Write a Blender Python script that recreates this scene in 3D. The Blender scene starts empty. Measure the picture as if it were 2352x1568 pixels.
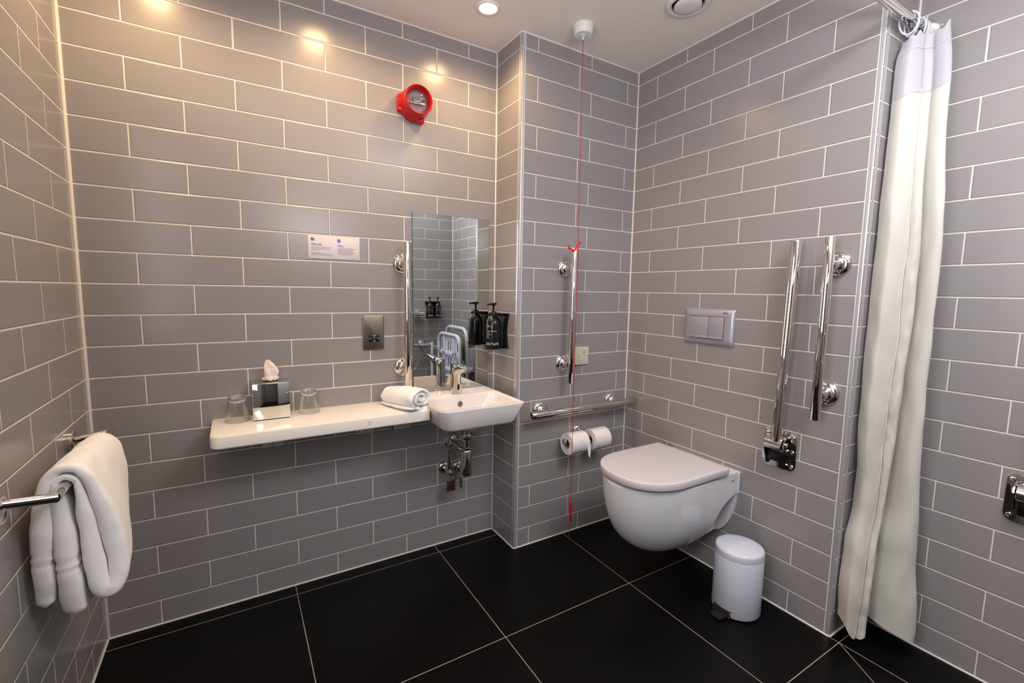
import bpy, bmesh, math, random
from mathutils import Vector, Matrix, noise
random.seed(7)
C = bpy.context.scene.collection
PI = math.pi
ORG = {}

# ------------------------------------------------------------------ materials
def lin(c):
    return tuple(((v/255)/12.92 if v/255 <= .04045 else ((v/255+.055)/1.055)**2.4) for v in c) + (1.0,)

class NT:
    def __init__(s, name):
        s.m = bpy.data.materials.new(name); s.m.use_nodes = True
        s.t = s.m.node_tree; s.b = s.t.nodes['Principled BSDF']; s.l = s.t.links.new
    def n(s, typ, **kw):
        o = s.t.nodes.new(typ)
        for k, v in kw.items(): setattr(o, k, v)
        return o
    def math(s, op, a, b=None, c=None, clamp=False):
        o = s.n('ShaderNodeMath', operation=op); o.use_clamp = clamp
        for i, v in enumerate((a, b, c)):
            if v is None: continue
            if isinstance(v, (int, float)): o.inputs[i].default_value = v
            else: s.l(v, o.inputs[i])
        return o.outputs[0]
    def mix(s, f, a, b):
        o = s.n('ShaderNodeMix', data_type='RGBA')
        if isinstance(f, (int, float)): o.inputs[0].default_value = f
        else: s.l(f, o.inputs[0])
        for i, v in ((6, a), (7, b)):
            if isinstance(v, tuple): o.inputs[i].default_value = v
            else: s.l(v, o.inputs[i])
        return o.outputs[2]
    def ramp(s, v, a, b, lo=0., hi=1., smooth=True):
        o = s.n('ShaderNodeMapRange'); o.interpolation_type = 'SMOOTHSTEP' if smooth else 'LINEAR'
        s.l(v, o.inputs[0])
        for i, x in enumerate((a, b, lo, hi)): o.inputs[i+1].default_value = x
        return o.outputs[0]
    def bump(s, h, dist, strength=1.0, nrm=None):
        o = s.n('ShaderNodeBump'); o.inputs['Strength'].default_value = strength
        o.inputs['Distance'].default_value = dist; s.l(h, o.inputs['Height'])
        if nrm: s.l(nrm, o.inputs['Normal'])
        return o.outputs[0]

def simple(name, rgb, rough=.5, metal=0., spec=.5, coat=0., noise_amt=0., nscale=40, trans=0., ior=1.45, sss=0., bump=0., bscale=60, sheen=0., emit=None, estr=0, aniso=0):
    g = NT(name); b = g.b
    col = lin(rgb)
    b.inputs['Roughness'].default_value = rough; b.inputs['Metallic'].default_value = metal
    b.inputs['Specular IOR Level'].default_value = spec; b.inputs['Coat Weight'].default_value = coat
    b.inputs['Transmission Weight'].default_value = trans; b.inputs['IOR'].default_value = ior
    b.inputs['Sheen Weight'].default_value = sheen
    tc = g.n('ShaderNodeTexCoord')
    nz = g.n('ShaderNodeTexNoise'); nz.inputs['Scale'].default_value = nscale; nz.inputs['Detail'].default_value = 3
    g.l(tc.outputs['Object'], nz.inputs['Vector'])
    k = max(noise_amt, .01)
    dark = tuple(c*(1-k) for c in col[:3]) + (1.,)
    g.l(g.mix(nz.outputs[0], dark, col), b.inputs['Base Color'])
    if bump:
        n2 = g.n('ShaderNodeTexNoise'); n2.inputs['Scale'].default_value = bscale; n2.inputs['Detail'].default_value = 4
        g.l(tc.outputs['Object'], n2.inputs['Vector'])
        g.l(g.bump(n2.outputs[0], bump), b.inputs['Normal'])
    if emit:
        b.inputs['Emission Color'].default_value = lin(emit); b.inputs['Emission Strength'].default_value = estr
    return g.m

Z0, P, L = 2.03867, .1025, .30226
TILE = (149, 145, 144)
def tile_mat(name, axis, odd, even, joints=True, sign=1, l=L):
    g = NT(name)
    geo = g.n('ShaderNodeNewGeometry'); sep = g.n('ShaderNodeSeparateXYZ'); g.l(geo.outputs['Position'], sep.inputs[0])
    u = sep.outputs[axis]; z = sep.outputs[2]
    if sign < 0: u = g.math('MULTIPLY', u, -1.)
    zz = g.math('DIVIDE', g.math('SUBTRACT', Z0, z), P)
    row = g.math('FLOOR', zz); par = g.math('FLOORED_MODULO', row, 2.)
    fz = g.math('SUBTRACT', zz, row)
    dz = g.math('MULTIPLY', g.math('MINIMUM', fz, g.math('SUBTRACT', 1., fz)), P)
    if joints:
        off = g.math('ADD', g.math('MULTIPLY', par, odd-even), even)
        uu = g.math('DIVIDE', g.math('SUBTRACT', u, off), l)
        colm = g.math('FLOOR', uu); fu = g.math('SUBTRACT', uu, colm)
        du = g.math('MULTIPLY', g.math('MINIMUM', fu, g.math('SUBTRACT', 1., fu)), l)
        d = g.math('MINIMUM', du, dz)
    else:
        d = dz; colm = g.math('MULTIPLY', row, 1.)
    grout = g.ramp(d, .0015, .0023, 1, 0)
    cv = g.n('ShaderNodeCombineXYZ'); g.l(colm, cv.inputs[0]); g.l(row, cv.inputs[1]); cv.inputs[2].default_value = axis+odd
    wn = g.n('ShaderNodeTexWhiteNoise'); g.l(cv.outputs[0], wn.inputs['Vector'])
    t = lin(TILE); A = tuple(c*f for c, f in zip(t[:3], (1.0, 1.0, .98)))+(1.,); B = tuple(c*f for c, f in zip(t[:3], (.97, .93, .985)))+(1.,)
    nz = g.n('ShaderNodeTexNoise'); nz.inputs['Scale'].default_value = 2.2; nz.inputs['Detail'].default_value = 2
    g.l(geo.outputs['Position'], nz.inputs['Vector'])
    f = g.math('ADD', g.math('MULTIPLY', wn.outputs[0], .55), g.math('MULTIPLY', nz.outputs[0], .45))
    tc = g.mix(f, A, B)
    g.l(g.mix(grout, tc, lin((226, 219, 208))), g.b.inputs['Base Color'])
    n3 = g.n('ShaderNodeTexNoise'); n3.inputs['Scale'].default_value = 14; n3.inputs['Detail'].default_value = 3
    g.l(geo.outputs['Position'], n3.inputs['Vector'])
    rt = g.math('ADD', g.math('MULTIPLY_ADD', n3.outputs[0], .04, .22), g.math('MULTIPLY', grout, .5))
    g.l(rt, g.b.inputs['Roughness'])
    g.b.inputs['Specular IOR Level'].default_value = .5
    h = g.ramp(d, .001, .0042, 0, 1)
    n4 = g.n('ShaderNodeTexNoise'); n4.inputs['Scale'].default_value = 5; n4.inputs['Detail'].default_value = 1
    g.l(geo.outputs['Position'], n4.inputs['Vector'])
    h2 = g.math('ADD', g.math('MULTIPLY', h, .0012), g.math('MULTIPLY', n4.outputs[0], .00015))
    g.l(g.bump(h2, 1.0), g.b.inputs['Normal'])
    return g.m

def floor_mat():
    g = NT('black_floor_tile')
    geo = g.n('ShaderNodeNewGeometry'); sep = g.n('ShaderNodeSeparateXYZ'); g.l(geo.outputs['Position'], sep.inputs[0])
    x, y = sep.outputs[0], sep.outputs[1]
    def dist(v, o, s):
        a = g.math('DIVIDE', g.math('SUBTRACT', v, o), s); f = g.math('FRACT', a)
        return g.math('MULTIPLY', g.math('MINIMUM', f, g.math('SUBTRACT', 1., f)), s), g.math('FLOOR', a)
    dx, ix = dist(x, .587, .6035); dy, iy = dist(y, -.066, .6115)
    dx = g.math('ADD', dx, g.math('MULTIPLY', g.math('GREATER_THAN', x, 2.1), 10.))
    d2 = g.math('ADD', g.math('ABSOLUTE', g.math('SUBTRACT', x, 2.197)), g.math('MULTIPLY', g.math('GREATER_THAN', y, -1.25), 10.))
    d = g.math('MINIMUM', g.math('MINIMUM', dx, d2), dy)
    # mitred fall line of the shower tray tiles
    nx, ny = .143, -.095; k = math.hypot(nx, ny); nx /= k; ny /= k
    dd = g.math('ABSOLUTE', g.math('ADD', g.math('ADD', g.math('MULTIPLY', x, nx), g.math('MULTIPLY', y, ny)), -(2.197*nx+-1.288*ny)))
    dd = g.math('ADD', dd, g.math('MULTIPLY', g.math('GREATER_THAN', y, -1.288), 10.))
    d = g.math('MINIMUM', d, dd)
    grout = g.ramp(d, .0011, .0019, 1, 0)
    nz = g.n('ShaderNodeTexNoise'); nz.inputs['Scale'].default_value = 3; nz.inputs['Detail'].default_value = 5
    g.l(geo.outputs['Position'], nz.inputs['Vector'])
    tc = g.mix(nz.outputs[0], (.0022, .002, .0023, 1), (.0045, .004, .0042, 1))
    sp = g.n('ShaderNodeTexVoronoi'); sp.inputs['Scale'].default_value = 22; g.l(geo.outputs['Position'], sp.inputs['Vector'])
    spk = g.ramp(sp.outputs['Distance'], .012, .03, 1, 0)
    tc = g.mix(g.math('MULTIPLY', spk, .3), tc, (.3, .28, .26, 1))
    g.l(g.mix(grout, tc, lin((150, 140, 128))), g.b.inputs['Base Color'])
    g.l(g.math('ADD', g.ramp(nz.outputs[0], .3, .7, .28, .36), g.math('MULTIPLY', grout, .4)), g.b.inputs['Roughness'])
    g.b.inputs['Specular IOR Level'].default_value = .13
    g.l(g.bump(g.ramp(d, .001, .003, 0, 1), .0008), g.b.inputs['Normal'])
    return g.m

def terry(name, rgb):
    g = NT(name)
    tc = g.n('ShaderNodeTexCoord')
    n1 = g.n('ShaderNodeTexNoise'); n1.inputs['Scale'].default_value = 800; n1.inputs['Detail'].default_value = 3
    n2 = g.n('ShaderNodeTexNoise'); n2.inputs['Scale'].default_value = 60; n2.inputs['Detail'].default_value = 3
    for n in (n1, n2): g.l(tc.outputs['Object'], n.inputs['Vector'])
    c = lin(rgb); d = tuple(v*.9 for v in c[:3])+(1.,)
    g.l(g.mix(g.ramp(n1.outputs[0], .35, .6), d, c), g.b.inputs['Base Color'])
    g.b.inputs['Roughness'].default_value = .95; g.b.inputs['Sheen Weight'].default_value = .4
    g.b.inputs['Specular IOR Level'].default_value = .1
    h = g.math('ADD', g.math('MULTIPLY', n1.outputs[0], .0007), g.math('MULTIPLY', n2.outputs[0], .0007))
    g.l(g.bump(h, 1.0, .9), g.b.inputs['Normal'])
    return g.m

def brushed(name, rgb, rough=.32):
    g = NT(name)
    tc = g.n('ShaderNodeTexCoord'); mp = g.n('ShaderNodeMapping'); mp.inputs['Scale'].default_value = (900, 900, 8)
    g.l(tc.outputs['Object'], mp.inputs[0])
    nz = g.n('ShaderNodeTexNoise'); nz.inputs['Scale'].default_value = 1; g.l(mp.outputs[0], nz.inputs['Vector'])
    c = lin(rgb); g.l(g.mix(nz.outputs[0], tuple(v*.85 for v in c[:3])+(1.,), c), g.b.inputs['Base Color'])
    g.b.inputs['Metallic'].default_value = 1; g.b.inputs['Roughness'].default_value = rough
    g.l(g.bump(nz.outputs[0], .0002), g.b.inputs['Normal'])
    return g.m

def cloth(name, rgb, trans=.15, dots=False):
    g = NT(name)
    tc = g.n('ShaderNodeTexCoord')
    w = g.n('ShaderNodeTexNoise'); w.inputs['Scale'].default_value = 500; g.l(tc.outputs['Object'], w.inputs['Vector'])
    n2 = g.n('ShaderNodeTexNoise'); n2.inputs['Scale'].default_value = 22; n2.inputs['Detail'].default_value = 4; g.l(tc.outputs['Object'], n2.inputs['Vector'])
    c = lin(rgb); g.l(g.mix(w.outputs[0], tuple(v*.93 for v in c[:3])+(1.,), c), g.b.inputs['Base Color'])
    g.b.inputs['Roughness'].default_value = .62; g.b.inputs['Sheen Weight'].default_value = .2
    g.b.inputs['Specular IOR Level'].default_value = .3
    g.l(g.bump(g.math('ADD', g.math('MULTIPLY', w.outputs[0], .0003), g.math('MULTIPLY', n2.outputs[0], .002)), 1., .7), g.b.inputs['Normal'])
    tr = g.n('ShaderNodeBsdfTranslucent'); tr.inputs[0].default_value = c
    mx = g.n('ShaderNodeMixShader'); mx.inputs[0].default_value = trans
    out = g.t.nodes['Material Output']
    g.l(g.b.outputs[0], mx.inputs[1]); g.l(tr.outputs[0], mx.inputs[2]); g.l(mx.outputs[0], out.inputs['Surface'])
    return g.m

M = {}
M['sink'] = tile_mat('tile_sink_wall', 0, .1503, .1511+.1503)
M['pierf'] = tile_mat('tile_pier_front', 0, 1.5885, 1.82-L)
M['nojoint'] = tile_mat('tile_narrow_return', 1, 0.3, 0.7, joints=False)
M['wc'] = tile_mat('tile_toilet_wall', 1, .6424, .5041, sign=-1)
# rows counted from line n; n odd/even swapped to match the photograph
M['wc'] = tile_mat('tile_toilet_wall', 1, .5041, .6424, sign=-1)
M['left'] = tile_mat('tile_left_wall', 1, .1809, .1809+L/2, sign=-1)
M['shower'] = tile_mat('tile_shower_wall', 1, 1.5835, 1.436, sign=-1)
M['front'] = tile_mat('tile_front_wall', 0, 2.259, 2.108)
M['floor'] = floor_mat()
M['ceil'] = simple('ceiling_paint', (240, 232, 225), .9, bump=.0003, bscale=90)
M['seal'] = simple('white_sealant', (232, 224, 212), .45, bump=.0003, bscale=200)
M['chrome'] = simple('polished_chrome', (226, 222, 218), .045, 1.)
M['steel'] = simple('satin_chrome', (205, 203, 202), .2, 1.)
M['trimm'] = simple('satin_trim_profile', (200, 200, 206), .3, .55)
M['brush'] = brushed('brushed_steel', (150, 138, 122))
M['cer'] = simple('white_ceramic', (220, 220, 224), .06, spec=.6, coat=.3)
M['cerw'] = simple('basin_ceramic', (230, 224, 222), .07, spec=.6, coat=.3)
M['shelfm'] = simple('white_solid_surface', (236, 230, 222), .12, spec=.5)
M['lid'] = simple('white_toilet_lid', (208, 203, 206), .09, spec=.5)
M['white'] = simple('white_plastic', (232, 230, 226), .35)
M['whitep'] = simple('white_powdercoat', (204, 207, 220), .28, spec=.5)
M['ivory'] = simple('ivory_plastic', (206, 200, 184), .4)
M['black'] = simple('black_plastic', (14, 14, 15), .32)
M['bottle'] = simple('dark_bottle', (16, 15, 16), .22, spec=.5, coat=.2)
M['red'] = simple('red_plastic', (196, 6, 3), .3, spec=.5)
M['redcord'] = simple('red_cord', (170, 12, 14), .6)
M['redbr'] = simple('bright_red_plastic', (235, 20, 14), .4)
M['glass'] = simple('clear_glass', (255, 255, 255), 0., trans=1., ior=1.45)
M['lens'] = simple('clear_lens', (250, 250, 252), .03, trans=1., ior=1.25)
M['mirror'] = simple('mirror_silver', (222, 226, 224), .0, 1.)
M['greenedge'] = simple('mirror_edge_glass', (90, 110, 104), .1, spec=.6)
M['tissue'] = simple('tissue_paper', (240, 224, 214), .9, bump=.0006, bscale=60)
M['paper'] = simple('toilet_paper', (236, 230, 228), .95, bump=.0005, bscale=90)
M['card'] = simple('cardboard_core', (176, 140, 108), .8, noise_amt=.15)
M['terry'] = terry('terry_cream', (255, 252, 248))
M['terryw'] = terry('terry_white', (252, 250, 250))
M['curt'] = cloth('curtain_cream', (216, 212, 203), .12)
M['band'] = cloth('curtain_white_band', (203, 201, 207), .2)
M['flush'] = simple('satin_flush_plate', (186, 186, 196), .3, .55)
M['sign'] = simple('sign_card', (222, 212, 214), .4)
M['blue'] = simple('sign_blue', (14, 62, 160), .4)
M['navy'] = simple('sign_navy_ink', (40, 52, 120), .5)
M['ink'] = simple('dark_ink', (40, 40, 42), .5)
M['wink'] = simple('white_ink', (225, 225, 225), .5)
M['olive'] = simple('olive_pad', (126, 128, 108), .5)
M['bluew'] = simple('shower_seat_plastic', (206, 210, 226), .35)
M['darkvoid'] = simple('dark_void', (12, 12, 12), .8)
M['brown'] = simple('brown_tag', (70, 42, 36), .5)
M['door'] = simple('door_paint', (120, 114, 106), .45)
M['lamp'] = simple('lamp_glow', (255, 240, 215), .5, emit=(255, 206, 140), estr=9)
M['lampring'] = simple('lamp_ring', (236, 230, 222), .4)
M['rubber'] = simple('black_rubber', (18, 18, 18), .7)

def thin_glass(name, tint=(.97, .975, .97, 1), ior=1.5, edge=.35):
    g = NT(name); out = g.t.nodes['Material Output']
    tr = g.n('ShaderNodeBsdfTransparent'); gl = g.n('ShaderNodeBsdfGlossy'); gl.inputs['Roughness'].default_value = .01
    lw = g.n('ShaderNodeLayerWeight'); lw.inputs['Blend'].default_value = .35
    f = g.ramp(lw.outputs['Facing'], .80, 1., 0, 1)
    g.l(g.mix(g.math('MULTIPLY', f, edge), tint, (.35, .33, .30, 1)), tr.inputs[0])
    fr = g.n('ShaderNodeFresnel'); fr.inputs[0].default_value = ior
    mx = g.n('ShaderNodeMixShader'); g.l(g.math('MINIMUM', g.math('MULTIPLY', fr.outputs[0], .9), .55), mx.inputs[0])
    g.l(tr.outputs[0], mx.inputs[1]); g.l(gl.outputs[0], mx.inputs[2]); g.l(mx.outputs[0], out.inputs['Surface'])
    return g.m
M['thin'] = thin_glass('clear_tumbler_glass')
M['lens'] = thin_glass('clear_strobe_lens', (.93, .93, .95, 1), 1.4, .5)
# ------------------------------------------------------------------ geometry helpers
def ring_face(bm, ring): return bm.faces.new(ring)
def loft(bm, rings, cap0=True, cap1=True, closed=True):
    R = [[bm.verts.new(p) for p in r] for r in rings]
    n = len(R[0])
    for a, b in zip(R, R[1:]):
        for i in range(n if closed else n-1):
            j = (i+1) % n
            bm.faces.new((a[i], a[j], b[j], b[i]))
    if cap0: bm.faces.new(R[0][::-1])
    if cap1: bm.faces.new(R[-1])
    return R
def basis(d):
    d = Vector(d).normalized()
    up = Vector((0, 0, 1)) if abs(d.z) < .9 else Vector((0, 1, 0))
    x = up.cross(d).normalized(); y = d.cross(x).normalized()
    return x, y, d
def lathe(bm, prof, origin=(0, 0, 0), axis=(0, 0, 1), n=32, cap0=True, cap1=True):
    x, y, d = basis(axis); o = Vector(origin)
    rings = []
    for r, h in prof:
        rings.append([o + d*h + (x*math.cos(2*PI*i/n) + y*math.sin(2*PI*i/n))*max(r, 1e-5) for i in range(n)])
    loft(bm, rings, cap0, cap1)
def tube(bm, pts, r, n=16, cap=True):
    pts = [Vector(p) for p in pts]; rs = r if isinstance(r, (list, tuple)) else [r]*len(pts)
    T = []
    for i in range(len(pts)):
        a = pts[max(i-1, 0)]; b = pts[min(i+1, len(pts)-1)]
        T.append((b-a).normalized())
    x, y, d = basis(T[0]); rings = []
    for i, p in enumerate(pts):
        if i:
            q = T[i-1].rotation_difference(T[i]); x = q @ x; y = q @ y
        k = 1.
        if 0 < i < len(pts)-1:
            c = (pts[i]-pts[i-1]).normalized().dot((pts[i+1]-pts[i]).normalized()); k = 1.0
        rings.append([p + (x*math.cos(2*PI*j/n)+y*math.sin(2*PI*j/n))*rs[i]*k for j in range(n)])
    loft(bm, rings, cap, cap)
def arc_path(pts, rad, seg=6):
    pts = [Vector(p) for p in pts]; out = [pts[0]]
    for a, b, c in zip(pts, pts[1:], pts[2:]):
        u = (a-b).normalized(); v = (c-b).normalized(); p0 = b+u*rad; p1 = b+v*rad
        for i in range(seg+1):
            t = i/seg; out.append(p0*(1-t)**2 + b*2*t*(1-t) + p1*t*t)
    out.append(pts[-1]); return out
def box(bm, a, b, bev=0., seg=2):
    lo = [min(p, q) for p, q in zip(a, b)]; hi = [max(p, q) for p, q in zip(a, b)]
    vs = [bm.verts.new((x, y, z)) for x in (lo[0], hi[0]) for y in (lo[1], hi[1]) for z in (lo[2], hi[2])]
    f = [(0, 1, 3, 2), (4, 6, 7, 5), (0, 4, 5, 1), (2, 3, 7, 6), (0, 2, 6, 4), (1, 5, 7, 3)]
    F = [bm.faces.new([vs[i] for i in q]) for q in f]
    if bev: bmesh.ops.bevel(bm, geom=list({e for q in F for e in q.edges}), offset=bev, segments=seg, affect='EDGES', profile=.5)
def rrect(w, h, r, n=6, cx=0, cy=0):
    if not isinstance(r, (list, tuple)): r = [r]*4      # corners: ++, -+, --, +-
    out = []
    for (sx, sy), rr, a0 in zip(((1, 1), (-1, 1), (-1, -1), (1, -1)), r, (0, PI/2, PI, 3*PI/2)):
        for i in range(n+1):
            a = a0 + PI/2*i/n
            out.append((cx+sx*(w/2-rr)+rr*math.cos(a), cy+sy*(h/2-rr)+rr*math.sin(a)))
    return out
def plate(bm, outline, mp, t0, t1, bev=0.):
    """outline in 2D, mp(u,v,t)->3D, slab from t0 (wall) to t1 (front) with an eased front edge"""
    if bev:
        cx = sum(p[0] for p in outline)/len(outline); cy = sum(p[1] for p in outline)/len(outline)
        w = max(abs(p[0]-cx) for p in outline); h = max(abs(p[1]-cy) for p in outline)
        def sc(k): return [(cx+(p[0]-cx)*(1-k/w), cy+(p[1]-cy)*(1-k/h)) for p in outline]
        s = 1 if t1 > t0 else -1
        rs = [(outline, t0), (outline, t1-s*bev), (sc(bev*.3), t1-s*bev*.3), (sc(bev), t1)]
    else: rs = [(outline, t0), (outline, t1)]
    loft(bm, [[mp(u, v, t) for u, v in o] for o, t in rs])
def mesh_obj(name, bm, mat, parent=None, smooth=35, mats=None):
    bmesh.ops.remove_doubles(bm, verts=bm.verts, dist=1e-6)
    bmesh.ops.recalc_face_normals(bm, faces=bm.faces)
    me = bpy.data.meshes.new(name)
    root = parent
    o = bpy.data.objects.new(name, me)
    off = Vector((0, 0, 0))
    if parent is not None:
        off = ORG.get(parent.name, Vector((0, 0, 0)))
        o.parent = parent
    ORG[o.name] = off
    if off.length > 0: bmesh.ops.translate(bm, verts=bm.verts, vec=-off)
    bm.to_mesh(me); bm.free()
    if smooth:
        me.shade_smooth(); me.set_sharp_from_angle(angle=math.radians(smooth))
    else: me.shade_flat()
    for m in (mats or [mat]): me.materials.append(m)
    C.objects.link(o)
    return o
def B(): return bmesh.new()
def thing(name, label, cat, loc=(0, 0, 0), group=None):
    o = bpy.data.objects.new(name, None); C.objects.link(o); o.location = loc; o.empty_display_size = .05
    ORG[o.name] = Vector(loc); o['label'] = label; o['category'] = cat
    if group: o['group'] = group
    return o
def tag(o, label, cat, group=None):
    o['label'] = label; o['category'] = cat
    if group: o['group'] = group
    return o
def single(name, bm, mat, label, cat, loc=(0, 0, 0), group=None, smooth=35):
    """a thing that is one mesh, origin at loc"""
    bmesh.ops.translate(bm, verts=bm.verts, vec=-Vector(loc))
    o = mesh_obj(name, bm, mat, None, smooth); o.location = loc
    ORG[o.name] = Vector(loc)
    return tag(o, label, cat, group)
def struct(name, bm, mat, mats=None, smooth=0):
    o = mesh_obj(name, bm, mat, None, smooth, mats); o['kind'] = 'structure'; return o
def dup(root, loc=None, label=None, group=None):
    r = root.copy(); C.objects.link(r)
    if loc is not None: r.location = loc
    if label: r['label'] = label
    if group: r['group'] = group
    for ch in list(root.children):
        c = ch.copy(); C.objects.link(c); c.parent = r
        for g in list(ch.children):
            d = g.copy(); C.objects.link(d); d.parent = c
    return r
def text_mesh(name, body, size, mat, parent, mp, align='LEFT', line=1.0, bold=0., width=1.):
    """flat lettering turned into a mesh and mapped with mp(u,v)->3D"""
    cu = bpy.data.curves.new(name, 'FONT'); cu.body = body; cu.size = size; cu.align_x = align; cu.space_line = line
    cu.resolution_u = 2; cu.offset = bold
    t = bpy.data.objects.new(name, cu); C.objects.link(t)
    dg = bpy.context.evaluated_depsgraph_get(); dg.update()
    me = bpy.data.meshes.new_from_object(t.evaluated_get(dg))
    bpy.data.objects.remove(t); bpy.data.curves.remove(cu)
    bm = B(); bm.from_mesh(me); bpy.data.meshes.remove(me)
    for v in bm.verts: v.co = Vector(mp(v.co.x*width, v.co.y))
    return mesh_obj(name, bm, mat, parent, 0)

# ------------------------------------------------------------------ room
H = 2.306
XR, DP, XC, YE, XD, YB = 1.5054, .2152, 2.1964, 1.2575, 2.415, -2.57
b = B(); box(b, (-.3, .3, -.1), (2.8, -3.6, 0)); struct('floor', b, M['floor'])
b = B(); box(b, (-.3, .3, H), (2.8, -3.6, H+.1)); struct('ceiling', b, M['ceil'])
b = B(); box(b, (-.2, 0, 0), (1.6, .2, H)); struct('wall_back', b, M['sink'])
def wall2(name, a, bb, m_x, m_y):
    bm = B(); box(bm, a, bb)
    bm.faces.ensure_lookup_table()
    bm.normal_update()
    for f in bm.faces: f.material_index = 1 if abs(f.normal.y) > .5 else 0
    return struct(name, bm, None, mats=[m_x, m_y])
wall2('wall_pier', (XR, -DP, 0), (2.5, .2, H), M['nojoint'], M['pierf'])
wall2('wall_right', (XC, -YE, 0), (2.7, -DP, H), M['wc'], M['nojoint'])
b = B(); box(b, (XD, -YE, 0), (2.7, YB-.2, H)); struct('wall_shower', b, M['shower'])
b = B(); box(b, (-.2, .2, 0), (0, -3.6, H)); struct('wall_left', b, M['left'])
# wall behind the camera, with a doorway
bm = B(); box(bm, (1.06, YB, 0), (2.7, YB-.15, H)); box(bm, (0, YB, 2.06), (1.06, YB-.15, H)); box(bm, (0, YB, 0), (.10, YB-.15, 2.06))
struct('wall_front', bm, M['front'])
b = B(); box(b, (-.2, -3.45, 0), (2.7, -3.6, H)); struct('wall_hall', b, M['door'])
# door standing open into the hall
b = B(); box(b, (.12, YB-.16, .01), (.16, YB-.86, 2.05), .002); d = struct('door_1', b, M['door'], smooth=35)
# sealant beads
def bead(name, a, c, w=.007):
    bm = B(); a = Vector(a); c = Vector(c)
    lo = [min(p, q)-w/2 if abs(p-q) < 1e-6 else min(p, q) for p, q in zip(a, c)]
    hi = [max(p, q)+w/2 if abs(p-q) < 1e-6 else max(p, q) for p, q in zip(a, c)]
    box(bm, lo, hi, w*.25, 2)
    return struct(name, bm, M['seal'], smooth=35)
tn = 1
def nb(a, c, w=.007):
    global tn
    bead('trim_%d' % tn, a, c, w); tn += 1
for z, w in ((0, .009), (H, .009)):
    nb((0, 0, z), (XR, 0, z), w); nb((XR, 0, z), (XR, -DP, z), w); nb((XR, -DP, z), (XC, -DP, z), w)
    nb((XC, -DP, z), (XC, -YE, z), w); nb((XC, -YE, z), (XD, -YE, z), w); nb((XD, -YE, z), (XD, YB, z), w)
    nb((0, 0, z), (0, YB, z), w)
nb((0, 0, 0), (0, 0, H), .013); nb((XR, 0, 0), (XR, 0, H), .009); nb((XC, -DP, 0), (XC, -DP, H), .009)
nb((XD, -YE, 0), (XD, -YE, H), .009); nb((XD, YB, 0), (XD, YB, H), .009)
# metal corner profiles
def corner_trim(x, y, w=.015):
    global tn
    bm = B()
    # quarter-round nose towards -x,-y with white joints beside it
    pts = [(x+w, y-.0012)]
    for i in range(7):
        a = -PI/2 - PI/2*i/6
        pts.append((x+.008-.0012+.008*math.cos(a)-.0, y+.008-.0012+.008*math.sin(a)))
    pts += [(x-.0012, y+w), (x+w, y+w)]
    loft(bm, [[(px, py, z) for px, py in pts] for z in (.004, H-.002)])
    struct('trim_%d' % tn, bm, M['trimm'], smooth=35); tn += 1
    bm = B(); box(bm, (x+w, y-.0006, 0), (x+w+.0035, y+.004, H)); box(bm, (x-.0006, y+w, 0), (x+.004, y+w+.0035, H))
    struct('trim_%d' % tn, bm, M['seal']); tn += 1
corner_trim(XR, -DP); corner_trim(XC, -YE)

# ------------------------------------------------------------------ ceiling fittings
for i, (x, lab) in enumerate(((1.308, 'glowing warm ceiling downlight nearest the red pull-cord switch'), (.763, 'warm ceiling downlight above the middle of the sink wall'), (.218, 'warm ceiling downlight above the left corner of the sink wall'))):
    y = -.278
    if i == 0:
        t = thing('ceiling_downlight', lab, 'ceiling light', (x, y, H), 'warm downlights along the sink wall')
        bm = B(); lathe(bm, [(.046, 0), (.046, -.003), (.043, -.006), (.036, -.005), (.033, .0), (.033, -.001)], (x, y, H), n=40, cap1=False, cap0=False)
        mesh_obj('bezel', bm, M['lampring'], t)
        bm = B(); lathe(bm, [(.0335, 0), (.03, -.0025), (.0, -.003)], (x, y, H-.0005), n=40)
        mesh_obj('lamp_glass', bm, M['lamp'], t)
        dl = t
    else: dup(dl, (x, y, H), lab)
vx, vy = 1.925, -.715
t = thing('extractor_valve', 'round white extractor vent in the ceiling above the toilet', 'air vent', (vx, vy, H))
bm = B(); lathe(bm, [(.060, -.001), (.078, -.001), (.0785, -.006), (.072, -.014), (.064, -.015), (.060, -.010), (.058, -.001)], (vx, vy, H), n=48, cap0=False, cap1=False); mesh_obj('outer_ring', bm, M['white'], t)
bm = B(); lathe(bm, [(.060, -.0006), (0, -.0008)], (vx, vy, H), n=40); mesh_obj('throat', bm, M['darkvoid'], t)
bm = B(); lathe(bm, [(0, -.004), (.046, -.006), (.050, -.012), (.049, -.018), (.044, -.021), (.02, -.0225), (0, -.023)], (vx, vy, H), n=48); mesh_obj('disc', bm, M['white'], t)
px, py = 1.697, -.382
t = thing('pull_cord_switch', 'white round ceiling switch with a long red emergency pull cord', 'pull cord', (px, py, H))
bm = B(); lathe(bm, [(.042, 0), (.042, -.004), (.041, -.012), (.037, -.034), (.034, -.037), (.0, -.038)], (px, py, H), n=40); mesh_obj('switch_body', bm, M['white'], t)
bm = B(); lathe(bm, [(.013, -.037), (.012, -.041), (.006, -.043), (.005, -.056), (.0, -.0565)], (px, py, H), n=24); mesh_obj('cord_collar', bm, M['whitep'], t)
cx, cy = px, py
cordpts = [(cx, cy, H-.05), (cx+.004, cy, 1.9), (cx+.007, cy+.002, 1.5), (cx+.010, cy+.002, 1.43), (cx+.011, cy+.002, 1.38), (cx+.009, cy+.003, 1.1), (cx+.010, cy+.003, .6), (cx+.012, cy+.004, .25), (cx+.012, cy+.003, .2), (cx+.011, cy+.004, .12), (cx+.009, cy+.004, .06)]
bm = B(); tube(bm, cordpts, .0013, 8); mesh_obj('cord', bm, M['redcord'], t)
tx, ty = cx+.010, cy+.002
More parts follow.
